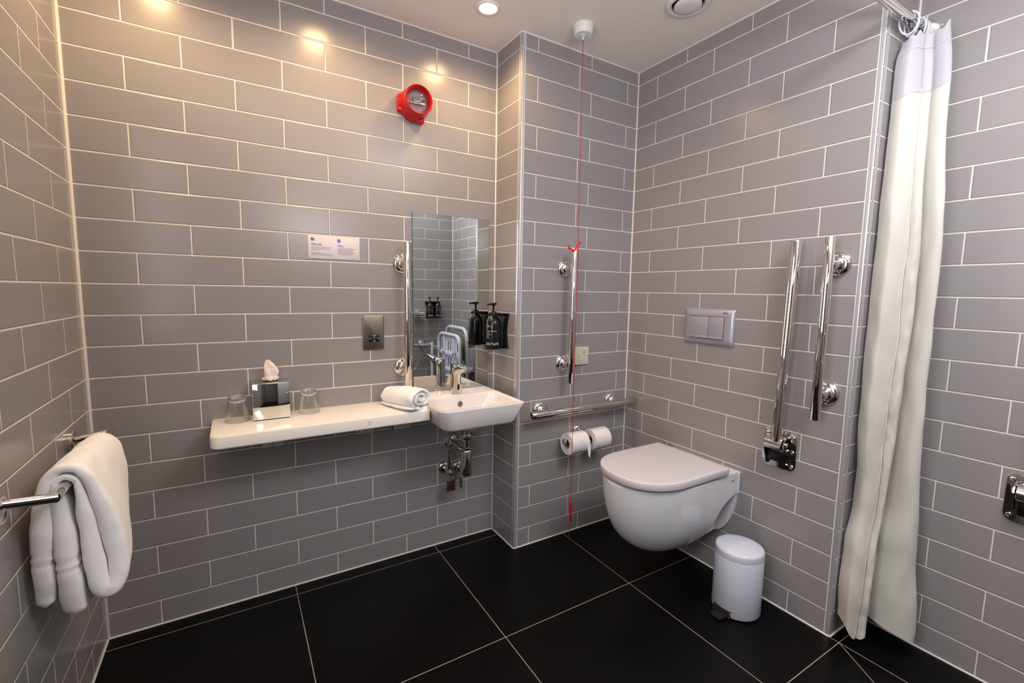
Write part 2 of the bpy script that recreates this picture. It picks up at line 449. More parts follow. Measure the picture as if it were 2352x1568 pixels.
bm = B(); tube(bm, arc_path([(tx+.012, ty, 1.425), (tx+.002, ty, 1.433), (tx-.012, ty+.01, 1.392), (tx-.05, ty+.005, 1.405), (tx-.048, ty+.005, 1.416)], .008, 4), .0042, 10)
mesh_obj('pull_handle', bm, M['redbr'], t)
bm = B(); tube(bm, [(tx-.002, ty, .25), (tx+.006, ty+.002, .245), (tx+.011, ty+.002, .225), (tx+.006, ty, .205), (tx+.001, ty, .2)], .0013, 8); tube(bm, arc_path([(tx+.0, ty, .25), (tx-.002, ty, .21), (tx+.005, ty, .165), (tx+.006, ty, .158)], .01, 4), [.002]+[.0045]*10+[.002], 10) if False else tube(bm, [(tx, ty, .255), (tx-.001, ty, .24), (tx+.001, ty, .2), (tx+.006, ty, .165), (tx+.008, ty, .155)], [.0035, .0042, .0042, .0045, .003], 10)
lathe(bm, [(0, -.005), (.004, -.004), (.0055, 0), (.004, .004), (0, .005)], (tx, ty, .25), n=12)
mesh_obj('pull_handle', bm, M['redbr'], t)

# ------------------------------------------------------------------ red sounder beacon
ax, az = 1.097, 1.984
t = thing('alarm_beacon', 'red round fire alarm sounder with clear strobe lens on the tiled wall', 'alarm', (ax, 0, az))
mpw = lambda u, v, w: (ax+u, -w, az+v)
def lobed(r, k):
    out = []
    for i in range(64):
        a = 2*PI*i/64
        out.append((r*math.cos(a)*(1+k*max(0, math.cos(4*a))**1.5), r*math.sin(a)*(1+k*max(0, math.cos(4*a))**1.5)))
    return out
bm = B(); loft(bm, [[mpw(u, v, w) for u, v in o] for o, w in ((lobed(.064, .04), -.002), (lobed(.065, .06), .01), (lobed(.064, .06), .03), (lobed(.060, .05), .040), (lobed(.057, 0), .05))])
box(bm, (ax-.069, .001, az-.036), (ax-.040, -.030, az+.030), .005); box(bm, (ax-.004, .001, az-.069), (ax+.044, -.030, az-.045), .005)
mesh_obj('base', bm, M['red'], t)
bm = B(); lathe(bm, [(.046, .04), (.0575, .04), (.0595, .06), (.0585, .086), (.056, .089), (.053, .087), (.049, .066), (.047, .05)], (ax, 0, az), (0, -1, 0), 56, cap0=False, cap1=False)
mesh_obj('bezel', bm, M['red'], t)
bm = B(); lathe(bm, [(.047, .05), (.0, .051)], (ax, 0, az), (0, -1, 0), 40); mesh_obj('inner_plate', bm, simple('lens_back', (190, 170, 165), .3), t)
bm = B(); lathe(bm, [(.047, .052), (.0475, .06), (.044, .072), (.034, .081), (.018, .086), (.0, .0875)], (ax, 0, az), (0, -1, 0), 48); lens = mesh_obj('lens', bm, M['lens'], t)
bm = B(); loft(bm, [[(ax+u, -.056, az+v) for u, v in rrect(.030, .014, .002, 2)], [(ax+u, -.072, az+v) for u, v in rrect(.062, .026, .003, 2)], [(ax+u, -.0725, az+v) for u, v in rrect(.058, .022, .003, 2)], [(ax+u, -.060, az+v) for u, v in rrect(.030, .012, .002, 2)]])
mesh_obj('strobe_reflector', bm, M['chrome'], t)
for sx, sz in ():
    bm = B(); lathe(bm, [(.004, .044), (.004, .049), (.0, .0492)], (ax+sx*.95, 0, az+sz*.85), (0, -1, 0), 16); mesh_obj('screw', bm, M['ink'], t)

for sx, sz in ((-.063, .014), (-.063, -.018), (.004, -.064)):
    bm = B(); lathe(bm, [(.0035, .028), (.0035, .0312), (.0, .0313)], (ax+sx, 0, az+sz), (0, -1, 0), 16); mesh_obj('screw_hole', bm, M['ink'], t)
# ------------------------------------------------------------------ sign
sx0, sx1, sz0, sz1 = .674, .869, 1.331, 1.4207
t = thing('wall_sign', 'white information card with blue icons and small print on tiles', 'sign', (sx0, 0, sz0))
bm = B(); box(bm, (sx0, -.0002, sz0), (sx1, -.0016, sz1), .0003); mesh_obj('card', bm, M['sign'], t)
sm = lambda ox, oz: (lambda u, v: (ox+u, -.0019, oz+v))
for ox, oz in ((sx0+.016, sz1-.0155), (sx0+.1145, sz1-.0165)):
    bm = B(); lathe(bm, [(.0065, .0014), (.0065, .0019), (0, .002)], (ox, 0, oz), (0, -1, 0), 28); ic = mesh_obj('icon', bm, M['blue'], t)
bm = B(); tube(bm, [(sx0+.016, -.0022, sz1-.011), (sx0+.0132, -.0022, sz1-.016), (sx0+.016, -.0022, sz1-.0195), (sx0+.0188, -.0022, sz1-.016), (sx0+.016, -.0022, sz1-.011)], .0005, 6); mesh_obj('icon_mark', bm, M['wink'], ic)
bm = B(); tube(bm, [(sx0+.1105, -.0022, sz1-.018), (sx0+.1145, -.0022, sz1-.0175), (sx0+.1185, -.0022, sz1-.0145)], .0006, 6); tube(bm, [(sx0+.1115, -.0022, sz1-.0165), (sx0+.1185, -.0022, sz1-.0175)], .0006, 6); mesh_obj('icon_mark', bm, M['wink'], ic)
text_mesh('heading', 'Help us to Help\nthe Environment', .0056, M['navy'], t, sm(sx0+.0115, sz1-.0345), line=.85, bold=.00009)
text_mesh('heading', 'Forgot\nSomething?', .0056, M['navy'], t, sm(sx0+.109, sz1-.0355), line=.85, bold=.00009)
text_mesh('small_print', 'Think of the tons of towels being needlessly\nwashed every day throughout the world\n- and of the huge quantities of detergent\npolluting our water.', .0041, M['navy'], t, sm(sx0+.0115, sz1-.0465), line=.98)
text_mesh('small_print', 'Please decide for yourself:\nTowels on the floor means: Please replace them\nTowels on the towel rail means: I will use them again', .0041, M['navy'], t, sm(sx0+.0115, sz1-.0685), line=.98, width=.88)
text_mesh('small_print', 'If you have forgotten any of the following items,\ntoothbrush, shaving foam, disposable razor,\ncomb, nail file, sewing kit, shoe polish,\nsanitary products, cotton wool, shower cap,\nthen they are available at Reception, simply\npress Guest Services. We will be happy to\nprovide them with our compliments.', .0041, M['navy'], t, sm(sx0+.109, sz1-.0475), line=.98, width=.86)
text_mesh('small_print', 'Thank you.  -  We appreciate your help', .0031, M['navy'], t, sm(sx0+.143, sz1-.0835), width=.8)

# ------------------------------------------------------------------ shaver socket
t = thing('shaver_socket', 'brushed steel shaver socket plate left of the mirror', 'socket', (.9185, 0, .958))
bm = B(); plate(bm, rrect(.087, .147, .006, 4, .9185, 1.031), lambda u, v, w: (u, -w, v), 0, .008, .002); mesh_obj('face_plate', bm, M['brush'], t)
bm = B(); box(bm, (.9185-.02, -.0078, .992), (.9185+.024, -.0095, 1.022), .0008); mesh_obj('socket_insert', bm, M['black'], t)
fm = lambda ox, oz, y=-.0099: (lambda u, v: (ox+u, y, oz+v))
t_ins = [c for c in t.children if c.name.startswith('socket_insert')][0]
text_mesh('lettering', 'SHAVERS', .0042, M['wink'], t_ins, fm(.9205, 1.0165), 'CENTER', bold=.0001)
text_mesh('lettering', 'ONLY', .0042, M['wink'], t_ins, fm(.9205, .9945), 'CENTER', bold=.0001)
text_mesh('lettering', '115V', .0045, M['wink'], t_ins, fm(.9045, 1.0055), 'CENTER', bold=.0001)
text_mesh('lettering', '240V', .0045, M['wink'], t_ins, fm(.9365, 1.0055), 'CENTER', bold=.0001)
text_mesh('lettering', 'Q\u2022\n\u2022\u2022', .006, M['wink'], t_ins, fm(.9205, 1.0075), 'CENTER', bold=.0001)

# ------------------------------------------------------------------ mirror
bm = B(); mx0, mx1, mz0, mz1 = 1.092, 1.4685, .7535, 1.548
t = thing('wall_mirror', 'frameless rectangular wall mirror above the washbasin', 'mirror', (1.28, 0, mz0))
box(bm, (mx0, -.0005, mz0), (mx1, -.0055, mz1)); mesh_obj('backing', bm, M['greenedge'], t, 0)
bm = B(); box(bm, (mx0+.0012, -.0055, mz0+.0012), (mx1-.0012, -.0062, mz1-.0012)); mesh_obj('mirror_glass', bm, M['mirror'], t, 0)

# ------------------------------------------------------------------ grab rails
def flange(bm, o, ax_):
    lathe(bm, [(.042, 0), (.0425, .003), (.041, .008), (.036, .013), (.030, .016), (.027, .0165), (.0265, .019), (.022, .024), (.0175, .026), (.0155, .030), (.0135, .034), (.0135, .055)], o, ax_, 40)
def grab_rail(label, base, out, along, length, group='grab rails', k=1.):
    base = Vector(base); out = Vector(out); along = Vector(along)
    t = thing('grab_rail', label, 'grab rail', base, group)
    c = base + out*.07
    bm = B(); a = c-along*length/2; e = c+along*length/2
    lathe(bm, [(.0, 0), (.0138*k, 0.0), (.0152*k, .0006), (.0158*k, .002), (.0158*k, length-.002), (.0152*k, length-.0006), (.0138*k, length), (0, length)], a, along, 32)
    mesh_obj('rail_tube', bm, M['chrome'], t)
    for s in (-1, 1):
        bm = B(); flange(bm, base+along*s*.225, out); mesh_obj('wall_flange', bm, M['chrome'], t)
    return t
grab_rail('vertical chrome grab rail between the shaver socket and the mirror', (1.046, 0, 1.1), (0, -1, 0), (0, 0, 1), .625)
grab_rail('vertical chrome grab rail behind the red pull cord', (1.763, -DP, 1.1), (0, -1, 0), (0, 0, 1), .625)
grab_rail('vertical chrome grab rail nearest the shower curtain', (XC, -1.180, 1.1), (-1, 0, 0), (0, 0, 1), .625)
grab_rail('horizontal chrome grab rail above the toilet rolls', (1.863, -DP, .657), (0, -1, 0), (1, 0, 0), .64, k=1.14)
grab_rail('horizontal chrome grab rail in the shower, seen in the mirror', (1.833, YB, .657), (0, 1, 0), (1, 0, 0), .66)

# hinged drop-down rails
def drop_rail(label, y, x=XC, z=.628):
    o = Vector((x, y, z))
    t = thing('folding_support_rail', label, 'support rail', o, 'hinged support rails')
    mp = lambda u, v, w: (x-w, y+u, z+v)
    bm = B(); plate(bm, rrect(.128, .150, .026, 6), mp, 0, .007, .0025)
    wp = mesh_obj('wall_plate', bm, M['chrome'], t)
    for s in (-1, 1):   # two cheeks tapering downwards
        bm = B(); pr = [(.004, .052), (.034, .054), (.05, .045), (.056, .028), (.05, .008), (.03, -.045), (.018, -.062), (.004, -.066)]
        loft(bm, [[(x-w, y+s*yy, z+v) for w, v in pr] for yy in (.036, .040)])
        mesh_obj('cheek', bm, M['chrome'], t)
        ck = [c for c in t.children if c.name.startswith('cheek')][-1]
        bm = B(); lathe(bm, [(.009, 0), (.009, .003), (.006, .006), (0, .0065)], (x-.036, y+s*.040, z+.03), (0, s, 0), 20)
        mesh_obj('pivot_cap', bm, M['chrome'], ck)
    bm = B(); lathe(bm, [(.0, 0), (.024, 0), (.026, .002), (.026, .064), (.024, .066), (0, .066)], (x-.036, y-.033, z+.028), (0, 1, 0), 36)
    mesh_obj('hinge_barrel', bm, M['chrome'], t)
    bm = B(); lathe(bm, [(.0188, 0), (.0188, .738), (.018, .7405), (.016, .741), (0, .741)], (x-.045, y-.007, z+.042), (-.010, -.027, 1), 32)
    mesh_obj('rail_tube', bm, M['chrome'], t)
    bm = B(); box(bm, (x-.02, y-.03, z-.045), (x-.028, y+.03, z-.002), .002); mesh_obj('stop_block', bm, M['black'], t)
    for u, v in ((-.05, .056), (.05, .056), (-.05, -.056), (.05, -.056), (-.05+.0, .0)):
        bm = B(); lathe(bm, [(.0075, .006), (.007, .0095), (.004, .011), (.0035, .009), (0, .009)], (x, y+u, z+v), (-1, 0, 0), 20)
        mesh_obj('screw', bm, M['chrome'], wp)
    return t
drop_rail('chrome folding support rail folded upright beside the toilet', -1.036)
drop_rail('chrome folding support rail bracket on the shower wall at the right edge', -1.66, x=XD, z=.620)

# ------------------------------------------------------------------ call reset box
t = thing('call_reset_box', 'small square ivory reset plate beside the vertical rail', 'switch', (1.876, -DP, .862))
bm = B(); plate(bm, rrect(.082, .086, .003, 3, 1.876, .904), lambda u, v, w: (u, -DP-w, v), -.002, .014, .002); mesh_obj('plate', bm, M['ivory'], t)
bm = B()
for a0 in (0.3, PI+.3): tube(bm, [(1.888+.008*math.cos(a0+i*.24), -DP-.0146, .924+.008*math.sin(a0+i*.24)) for i in range(11)], .0006, 6)
mesh_obj('button_ring', bm, M['ink'], t)
bm = B(); lathe(bm, [(.006, .013), (.006, .0148), (0, .015)], (1.888, -DP, .924), (0, -1, 0), 20); mesh_obj('reset_button', bm, M['ivory'], t)
text_mesh('lettering', 'RESET', .0036, M['ink'], t, lambda u, v: (1.888+u, -DP-.0153, .9227+v), 'CENTER')
for u in (-.028, .030):
    bm = B(); lathe(bm, [(.0025, .0135), (.002, .015), (0, .015)], (1.876+u, -DP, .905), (0, -1, 0), 12); mesh_obj('screw', bm, M['steel'], t)
bm = B(); lathe(bm, [(.0015, .0135), (.001, .015), (0, .015)], (1.872, -DP, .924), (0, -1, 0), 12); mesh_obj('indicator', bm, M['ink'], t)

# ------------------------------------------------------------------ vanity shelf
ST = .731
t = thing('vanity_shelf', 'long white shelf joined to the left of the washbasin', 'shelf', (.33, 0, .687))
bm = B()
SX0, SX1, SY = .332, 1.078, -.243
def sring(inset, z):
    w = SX1-SX0-inset; r = .032-inset*.5
    pts = rrect(w, -SY-inset, [.002, .004, max(r, .01), .002], 8, SX0+inset+w/2, SY/2+inset/2)
    return [(x, min(y, 0) if True else y, z) for x, y in pts]
loft(bm, [sring(.012, .687), sring(.003, .688), sring(.0, .692), sring(0, ST-.005), sring(.0015, ST-.0015), sring(.005, ST)])
mesh_obj('shelf_board', bm, M['shelfm'], t)
bm = B(); box(bm, (.835, -.2438, .713), (.843, -.2429, .7144)); box(bm, (.8345, -.2438, .7055), (.840, -.2429, .7065)); mesh_obj('scuff_mark', bm, M['ink'], t)
# shallow lip where the tray meets the basin
bm = B()
rings = []
for i in range(9):
    x = .99 + i/8*.09; rise = .021*(1/(1+math.exp(-(i/8-.55)*9)))
    rings.append([(x, -.002, ST-.01), (x, -.002, ST+rise-.001), (x, -.225+.02*(i/8), ST+rise-.001), (x, -.236, ST+rise*.4), (x, -.240, ST-.01)])
loft(bm, rings); mesh_obj('end_lip', bm, M['shelfm'], t, 60)

# ------------------------------------------------------------------ washbasin
t = thing('washbasin', 'white ceramic wall-hung washbasin with a rectangular bowl', 'washbasin', (1.26, 0, .66))
bm = B()
def bring(x0, x1, yf, yb, z, rfl, rfr, rb=.004, zf=0.):
    w = x1-x0; h = yb-yf
    pts = rrect(w, h, [rb, rb, rfl, rfr], 8, (x0+x1)/2, (yf+yb)/2)
    return [(x, y, z) for x, y in pts]
R = [bring(1.13, 1.39, -.30, -.004, .655, .05, .05, .02),
     bring(1.105, 1.412, -.352, -.002, .663, .045, .03), bring(1.099, 1.420, -.360, -.001, .672, .05, .025), bring(1.085, 1.440, -.370, 0, .718, .052, .022),
     bring(1.074, 1.454, -.376, 0, .745, .052, .02), bring(1.074, 1.455, -.3765, 0, .7495, .052, .02), bring(1.076, 1.453, -.3745, 0, .752, .05, .02),
     bring(1.084, 1.446, -.366, -.124, .752, .045, .018, .03), bring(1.087, 1.443, -.363, -.127, .750, .045, .018, .032), bring(1.091, 1.436, -.358, -.131, .738, .045, .03, .035),
     bring(1.098, 1.405, -.348, -.137, .690, .05, .05, .04), bring(1.115, 1.37, -.330, -.148, .663, .05, .05, .04), bring(1.16, 1.33, -.29, -.17, .655, .05, .05, .04), bring(1.24, 1.28, -.235, -.195, .653, .015, .015, .015)]
loft(bm, R); mesh_obj('basin', bm, M['cerw'], t, 50)
bm = B(); lathe(bm, [(.0, -.045), (.06, -.043), (.09, -.025), (.115, .0), (.12, .012)], (1.265, -.19, .66), n=36)
mesh_obj('underside_boss', bm, M['cerw'], t)
bm = B(); lathe(bm, [(.0115, -.001), (.0125, .002), (.0105, .0035), (.0085, .002), (.008, -.002)], (1.262, -.1345, .712), (0, -1, .12), 28, cap0=False, cap1=False); lathe(bm, [(.0085, .0), (0, .0005)], (1.262, -.1345, .712), (0, -1, .12), 20)
mesh_obj('overflow', bm, M['brush'], t)
bm = B(); lathe(bm, [(.026, .0), (.026, .003), (.022, .005), (0, .006)], (1.26, -.215, .6525), n=28); mesh_obj('drain_cover', bm, M['chrome'], t)

# ------------------------------------------------------------------ tap
fx, fy, fz = 1.257, -.092, .752
t = thing('basin_tap', 'chrome sensor mixer tap on the washbasin', 'tap', (fx, fy, fz))
bm = B()
secs = []
for z, w, d, yo in ((0, .051, .050, 0), (.004, .051, .050, 0), (.03, .047, .046, -.001), (.07, .044, .045, -.004), (.10, .045, .050, -.008), (.120, .046, .060, -.014), (.132, .045, .066, -.020), (.1365, .040, .060, -.024)):
    secs.append([(fx+x, fy+yo+y, fz+z) for x, y in rrect(w, d, min(w, d)*.42, 6)])
loft(bm, secs); mesh_obj('tap_body', bm, M['chrome'], t, 50)
bm = B(); secs = []
for k, (y, zc, w, h) in enumerate(((-.01, .106, .042, .050), (-.035, .112, .042, .044), (-.06, .119, .041, .032), (-.095, .127, .040, .021), (-.125, .133, .038, .015), (-.143, .136, .034, .010))):
    secs.append([(fx+x+.0*k, fy+y, fz+zc+v) for x, v in rrect(w, h, h*.45, 5)])
loft(bm, secs); mesh_obj('spout', bm, M['chrome'], t, 50)
bm = B(); lathe(bm, [(.013, 0), (.013, .008), (.0115, .013), (.009, .0135), (.008, .012), (0, .012)], (fx, fy-.122, fz+.126), (0, -.15, -1), 24); mesh_obj('aerator', bm, M['steel'], t)
bm = B(); box(bm, (fx-.006+.006, fy-.022, fz+.020), (fx+.006+.004, fy-.0255, fz+.046), .001); mesh_obj('sensor_window', bm, M['black'], t)
bm = B(); lathe(bm, [(.011, 0), (.011, .012), (.006, .016), (.0, .017)], (fx+.018, fy+.004, fz+.022), (1, 0, 0), 20); box(bm, (fx+.026, fy, fz+.022), (fx+.034, fy+.008, fz+.052), .002); mesh_obj('temperature_lever', bm, M['chrome'], t)

# ------------------------------------------------------------------ trap and valve under basin
wx, wy = 1.277, -.17
t = thing('bottle_trap', 'chrome bottle trap and waste pipe under the washbasin', 'waste trap', (wx, wy, .395))
bm = B(); lathe(bm, [(0, 0), (.023, 0), (.0255, .003), (.0255, .11), (.0245, .114), (.021, .118), (.0235, .119), (.0235, .126), (.017, .128), (0, .128)], (wx, wy, .395), n=32); mesh_obj('trap_cup', bm, M['chrome'], t)
bm = B(); lathe(bm, [(.016, 0), (.016, .045), (.0235, .046), (.0245, .05), (.0245, .066), (.0235, .07), (.016, .071), (.016, .10), (0, .10)], (wx, wy, .515), n=32); mesh_obj('tailpipe', bm, M['chrome'], t)
bm = B(); tube(bm, arc_path([(wx, wy, .49), (wx+.002, wy+.05, .494), (wx+.003, wy+.168, .497)], .03, 6), .016, 20); mesh_obj('waste_arm', bm, M['chrome'], t)
bm = B(); lathe(bm, [(.036, 0), (.035, .006), (.024, .012), (.018, .013)], (wx+.003, 0, .497), (0, -1, 0), 32); mesh_obj('wall_rosette', bm, M['chrome'], t)
for i, (vx_, lab) in enumerate(((1.240, 'chrome isolating valve and riser pipe with a brown tag under the basin'), (1.314, 'chrome isolating valve partly hidden behind the bottle trap'))):
    vy_ = -.065 if i == 0 else -.05
    vz = .377 if i == 0 else .368
    t = thing('isolating_valve', lab, 'valve', (vx_, 0, vz), 'isolating valves under the basin')
    bm = B(); lathe(bm, [(.031, -.002), (.031, .003), (.027, .009), (.02, .013), (.012, .014)], (vx_, 0, vz), (0, -1, 0), 32); mesh_obj('wall_rosette', bm, M['chrome'], t)
    bm = B(); lathe(bm, [(.009, .01), (.009, -vy_-.012), (.013, -vy_-.01), (.014, -vy_+.012), (.011, -vy_+.016), (.011, -vy_+.026), (.006, -vy_+.028), (0, -vy_+.028)], (vx_, 0, vz), (0, -1, 0), 24); mesh_obj('valve_body', bm, M['chrome'], t)
    bm = B(); lathe(bm, [(.010, 0), (.010, .025), (.0065, .027), (.0065, .085), (.0105, .087), (.0105, .10), (.0065, .102), (.0065, .18), (.0088, .182), (.0088, .196), (.0045, .198), (.0045, .271), (0, .271)], (vx_, vy_, vz+.006), n=20); mesh_obj('riser_pipe', bm, M['chrome'], t)
    bm = B(); tw = .042 if i == 0 else .03; zb = vz-.085
    if i == 0: box(bm, (vx_-tw/2, vy_-.018, zb), (vx_+tw/2, vy_-.0195, zb+.05), .0004)
    else: box(bm, (vx_-.02, vy_-.01, zb+.01), (vx_-.0185, vy_-.04, zb+.06), .0004)
    tube(bm, [(vx_, vy_-.019, zb+.045), (vx_, vy_-.017, zb+.07)], .0012, 6)
    mesh_obj('tag', bm, M['brown'] if i == 0 else M['brush'], t)

# plates on the wall under the shelf
for x0, x1, z1, lab, kind in ((.488, .566, .655, 'ivory double outlet plate under the left half of the shelf', 2), (.836, .916, .655, 'ivory double outlet plate under the middle of the shelf', 2), (.996, .080+1.0, .655, 'ivory switch plate with black edge under the towel end of the shelf', 1)):
    t = thing('outlet_plate', lab, 'socket', ((x0+x1)/2, 0, .598), 'outlet plates under the shelf')
    if kind == 2:
        for k in (0, 1):
            xa = x0+(x1-x0)*k/2+.001; bm = B(); box(bm, (xa, 0, .600), (xa+(x1-x0)/2-.002, -.012, z1), .0015); mesh_obj('module', bm, M['ivory'], t)
    else:
        bm = B(); box(bm, (x0, 0, .594), (x1, -.006, z1), .0015); mesh_obj('edge_gasket', bm, M['ink'], t)
        bm = B(); box(bm, (x0+.002, -.004, .597), (x1-.002, -.013, z1-.002), .0015); mesh_obj('face_plate', bm, M['ivory'], t)
        bm = B(); lathe(bm, [(.002, .0125), (.002, .0136), (0, .0137)], (x0+.018, 0, .606), (0, -1, 0), 12); mesh_obj('screw', bm, M['ink'], t)

# ------------------------------------------------------------------ tumblers
def tumbler(x, y, label):
    o = (x, y, ST+.0005)
    t = thing('drinking_glass', label, 'glass', o, 'upturned glasses on the shelf')
    bm = B()
    out_ = [(.0395, 0), (.0402, .0008), (.040, .003), (.0345, .035), (.030, .066), (.0285, .072)]
    lathe(bm, out_, o, n=56, cap0=False, cap1=False); mesh_obj('glass_wall', bm, M['thin'], t, 60)
    bm = B(); lathe(bm, [(0, .072), (.018, .0715), (.0262, .0695), (.0287, .0712), (.0288, .080), (.0285, .0855), (.0272, .0885), (.0245, .0905), (.012, .0885), (0, .088)], o, n=56); mesh_obj('glass_base', bm, M['glass'], t, 60)
tumbler(.4125, -.062, 'clear upturned drinking glass left of the tissue box')
tumbler(.653, -.052, 'clear upturned drinking glass right of the tissue box')

# ------------------------------------------------------------------ tissue box
tx0, tx1, ty0, ty1, tz0, tz1 = .4605, .5825, -.100, -.003, ST, ST+.135
t = thing('tissue_box', 'chrome cube tissue box cover with a white tissue on top', 'tissue box', ((tx0+tx1)/2, -.05, ST))
bm = B(); box(bm, (tx0, ty0, tz0+.003), (tx1, ty1, tz1), .002); mesh_obj('cover', bm, M['mirror'], t)
bm = B(); box(bm, (tx0+.003, ty0+.003, tz0+.0002), (tx1-.003, ty1-.002, tz0+.004)); mesh_obj('base', bm, M['rubber'], t)
tcx, tcy = (tx0+tx1)/2+.002, -.05
bm = B(); lathe(bm, [(.026, 0), (.026, .0008), (.0, .0009)], (tcx, tcy, tz1), n=32); mesh_obj('opening', bm, M['darkvoid'], t)
bm = B(); rings = []
for i in range(15):
    h = i/14; z = tz1+.0005+h*.078
    w = (.019+.008*math.sin(min(h*3.2, 1)*PI)*(1-h))*(1-.5*h**3) if h < .9 else .006
    w = [.016, .024, .025, .021, .0205, .022, .022, .021, .0195, .018, .017, .0155, .013, .010, .005][i]
    ox = [0, 0, 0, .001, .001, .001, .001, .002, .002, .001, 0, -.001, -.003, -.005, -.008][i]
    rr = []
    for j in range(40):
        a = 2*PI*j/40
        f = 1+.16*math.sin(3*a+h*5)+.10*math.sin(7*a-h*7)+.05*math.sin(11*a+h*9)
        rr.append((tcx+ox+w*f*math.cos(a), tcy+w*.55*f*math.sin(a), z+.003*math.sin(5*a+h*3)*(1 if 0 < i else 0)))
    rings.append(rr)
loft(bm, rings); mesh_obj('tissue', bm, M['tissue'], t, 60)

# ------------------------------------------------------------------ rolled towel
def ribbon(path, half, n_extra=0):
    """closed outline of a ribbon following path [(a,b)] with half thickness list"""
    L_, R_ = [], []
    n = len(path)
    for i in range(n):
        a = Vector(path[max(i-1, 0)]); c = Vector(path[min(i+1, n-1)]); d = (c-a).normalized(); nn = Vector((-d.y, d.x))
        p = Vector(path[i]); h = half[i]
        L_.append(p+nn*h); R_.append(p-nn*h)
    d0 = (Vector(path[0])-Vector(path[1])).normalized(); d1 = (Vector(path[-1])-Vector(path[-2])).normalized()
    cap1 = [Vector(path[-1])+d1*half[-1]*.8]; cap0 = [Vector(path[0])+d0*half[0]*.8]
    return L_+cap1+R_[::-1]+cap0
def crom(pts, k):
    out = []; n = len(pts)
    for i in range(n-1):
        p0, p1, p2, p3 = [Vector(pts[max(0, min(n-1, j))]) for j in (i-1, i, i+1, i+2)]
        for s in range(k):
            t_ = s/k; out.append(.5*((2*p1)+(-p0+p2)*t_+(2*p0-5*p1+4*p2-p3)*t_**2+(-p0+3*p1-3*p2+p3)*t_**3))
    out.append(Vector(pts[-1])); return out
def ribbon_prism(bm, ctrl, k, place, ns, wob):
    """ctrl: (a,b,half); place(a,b,s)->3D, s in 0..1"""
    P3 = crom([(c[0], c[1], c[2]) for c in ctrl], k)
    rings = []
    for j in range(ns+1):
        s = j/ns
        e = min(1, min(s, 1-s)/.05); sh = .55+.45*math.sqrt(max(0, 1-(1-e)**2))
        path = []; half = []
        for q in P3: path.append((q.x, q.y)); half.append(max(q.z, .003)*sh)
        out = ribbon(path, half)
        rings.append([wob(Vector(place(p.x, p.y, s)), s) for p in out])
    loft(bm, rings, False, False)
    # end caps as strips across the ribbon
    m = len(P3)
    bm.verts.ensure_lookup_table()
    tot = len(rings[0])
    for base in (0, ns*tot):
        vs = bm.verts[base:base+tot]
        Ls = vs[:m]; Rs = vs[m+1:m+1+m][::-1]
        for i in range(m-1):
            try: bm.faces.new((Ls[i], Ls[i+1], Rs[i+1], Rs[i]))
            except ValueError: pass
        for tri in ((Ls[-1], vs[m], Rs[-1]), (Ls[0], vs[-1], Rs[0])):
            try: bm.faces.new(tri)
            except ValueError: pass
def fuzz(amt, sc):
    return lambda p, s: p+Vector((noise.noise(p*sc), noise.noise(p*sc+Vector((5, 0, 0))), noise.noise(p*sc+Vector((0, 9, 0)))))*amt
p0 = Vector((.972, -.045, 0)); p1 = Vector((1.050, -.232, 0))
axd = (p1-p0).normalized(); side = Vector((-axd.y, axd.x, 0))   # points to +x side
spiral = []
turns = 2.35; N = 34
for i in range(N+1):
    f = i/N; a = -PI*.42 - f*turns*2*PI
    r = .041*(1-f)+.006
    spiral.append((-r*1.25*math.cos(a)*(1), .0445+(r*.88*math.sin(a)), .0066))
spiral = [(.056, .0095, .006), (.04, .0075, .0066), (.02, .0072, .0068)]+spiral[1:]
bm = B()
def roll_place(a, b_, s):
    c = p0.lerp(p1, s); k = .80+.20*min(1, s*2.2)
    bulge = k
    return c + side*(-a*bulge) + Vector((0, 0, ST+.001+b_*(.86+.14*min(1, s*2))+.004*s))
ribbon_prism(bm, spiral, 4, roll_place, 26, fuzz(.0022, 45))
o = single('rolled_towel', bm, M['terryw'], 'rolled white hand towel lying at the basin end of the shelf', 'towel', (1.0, -.13, ST+.002), None, 70)

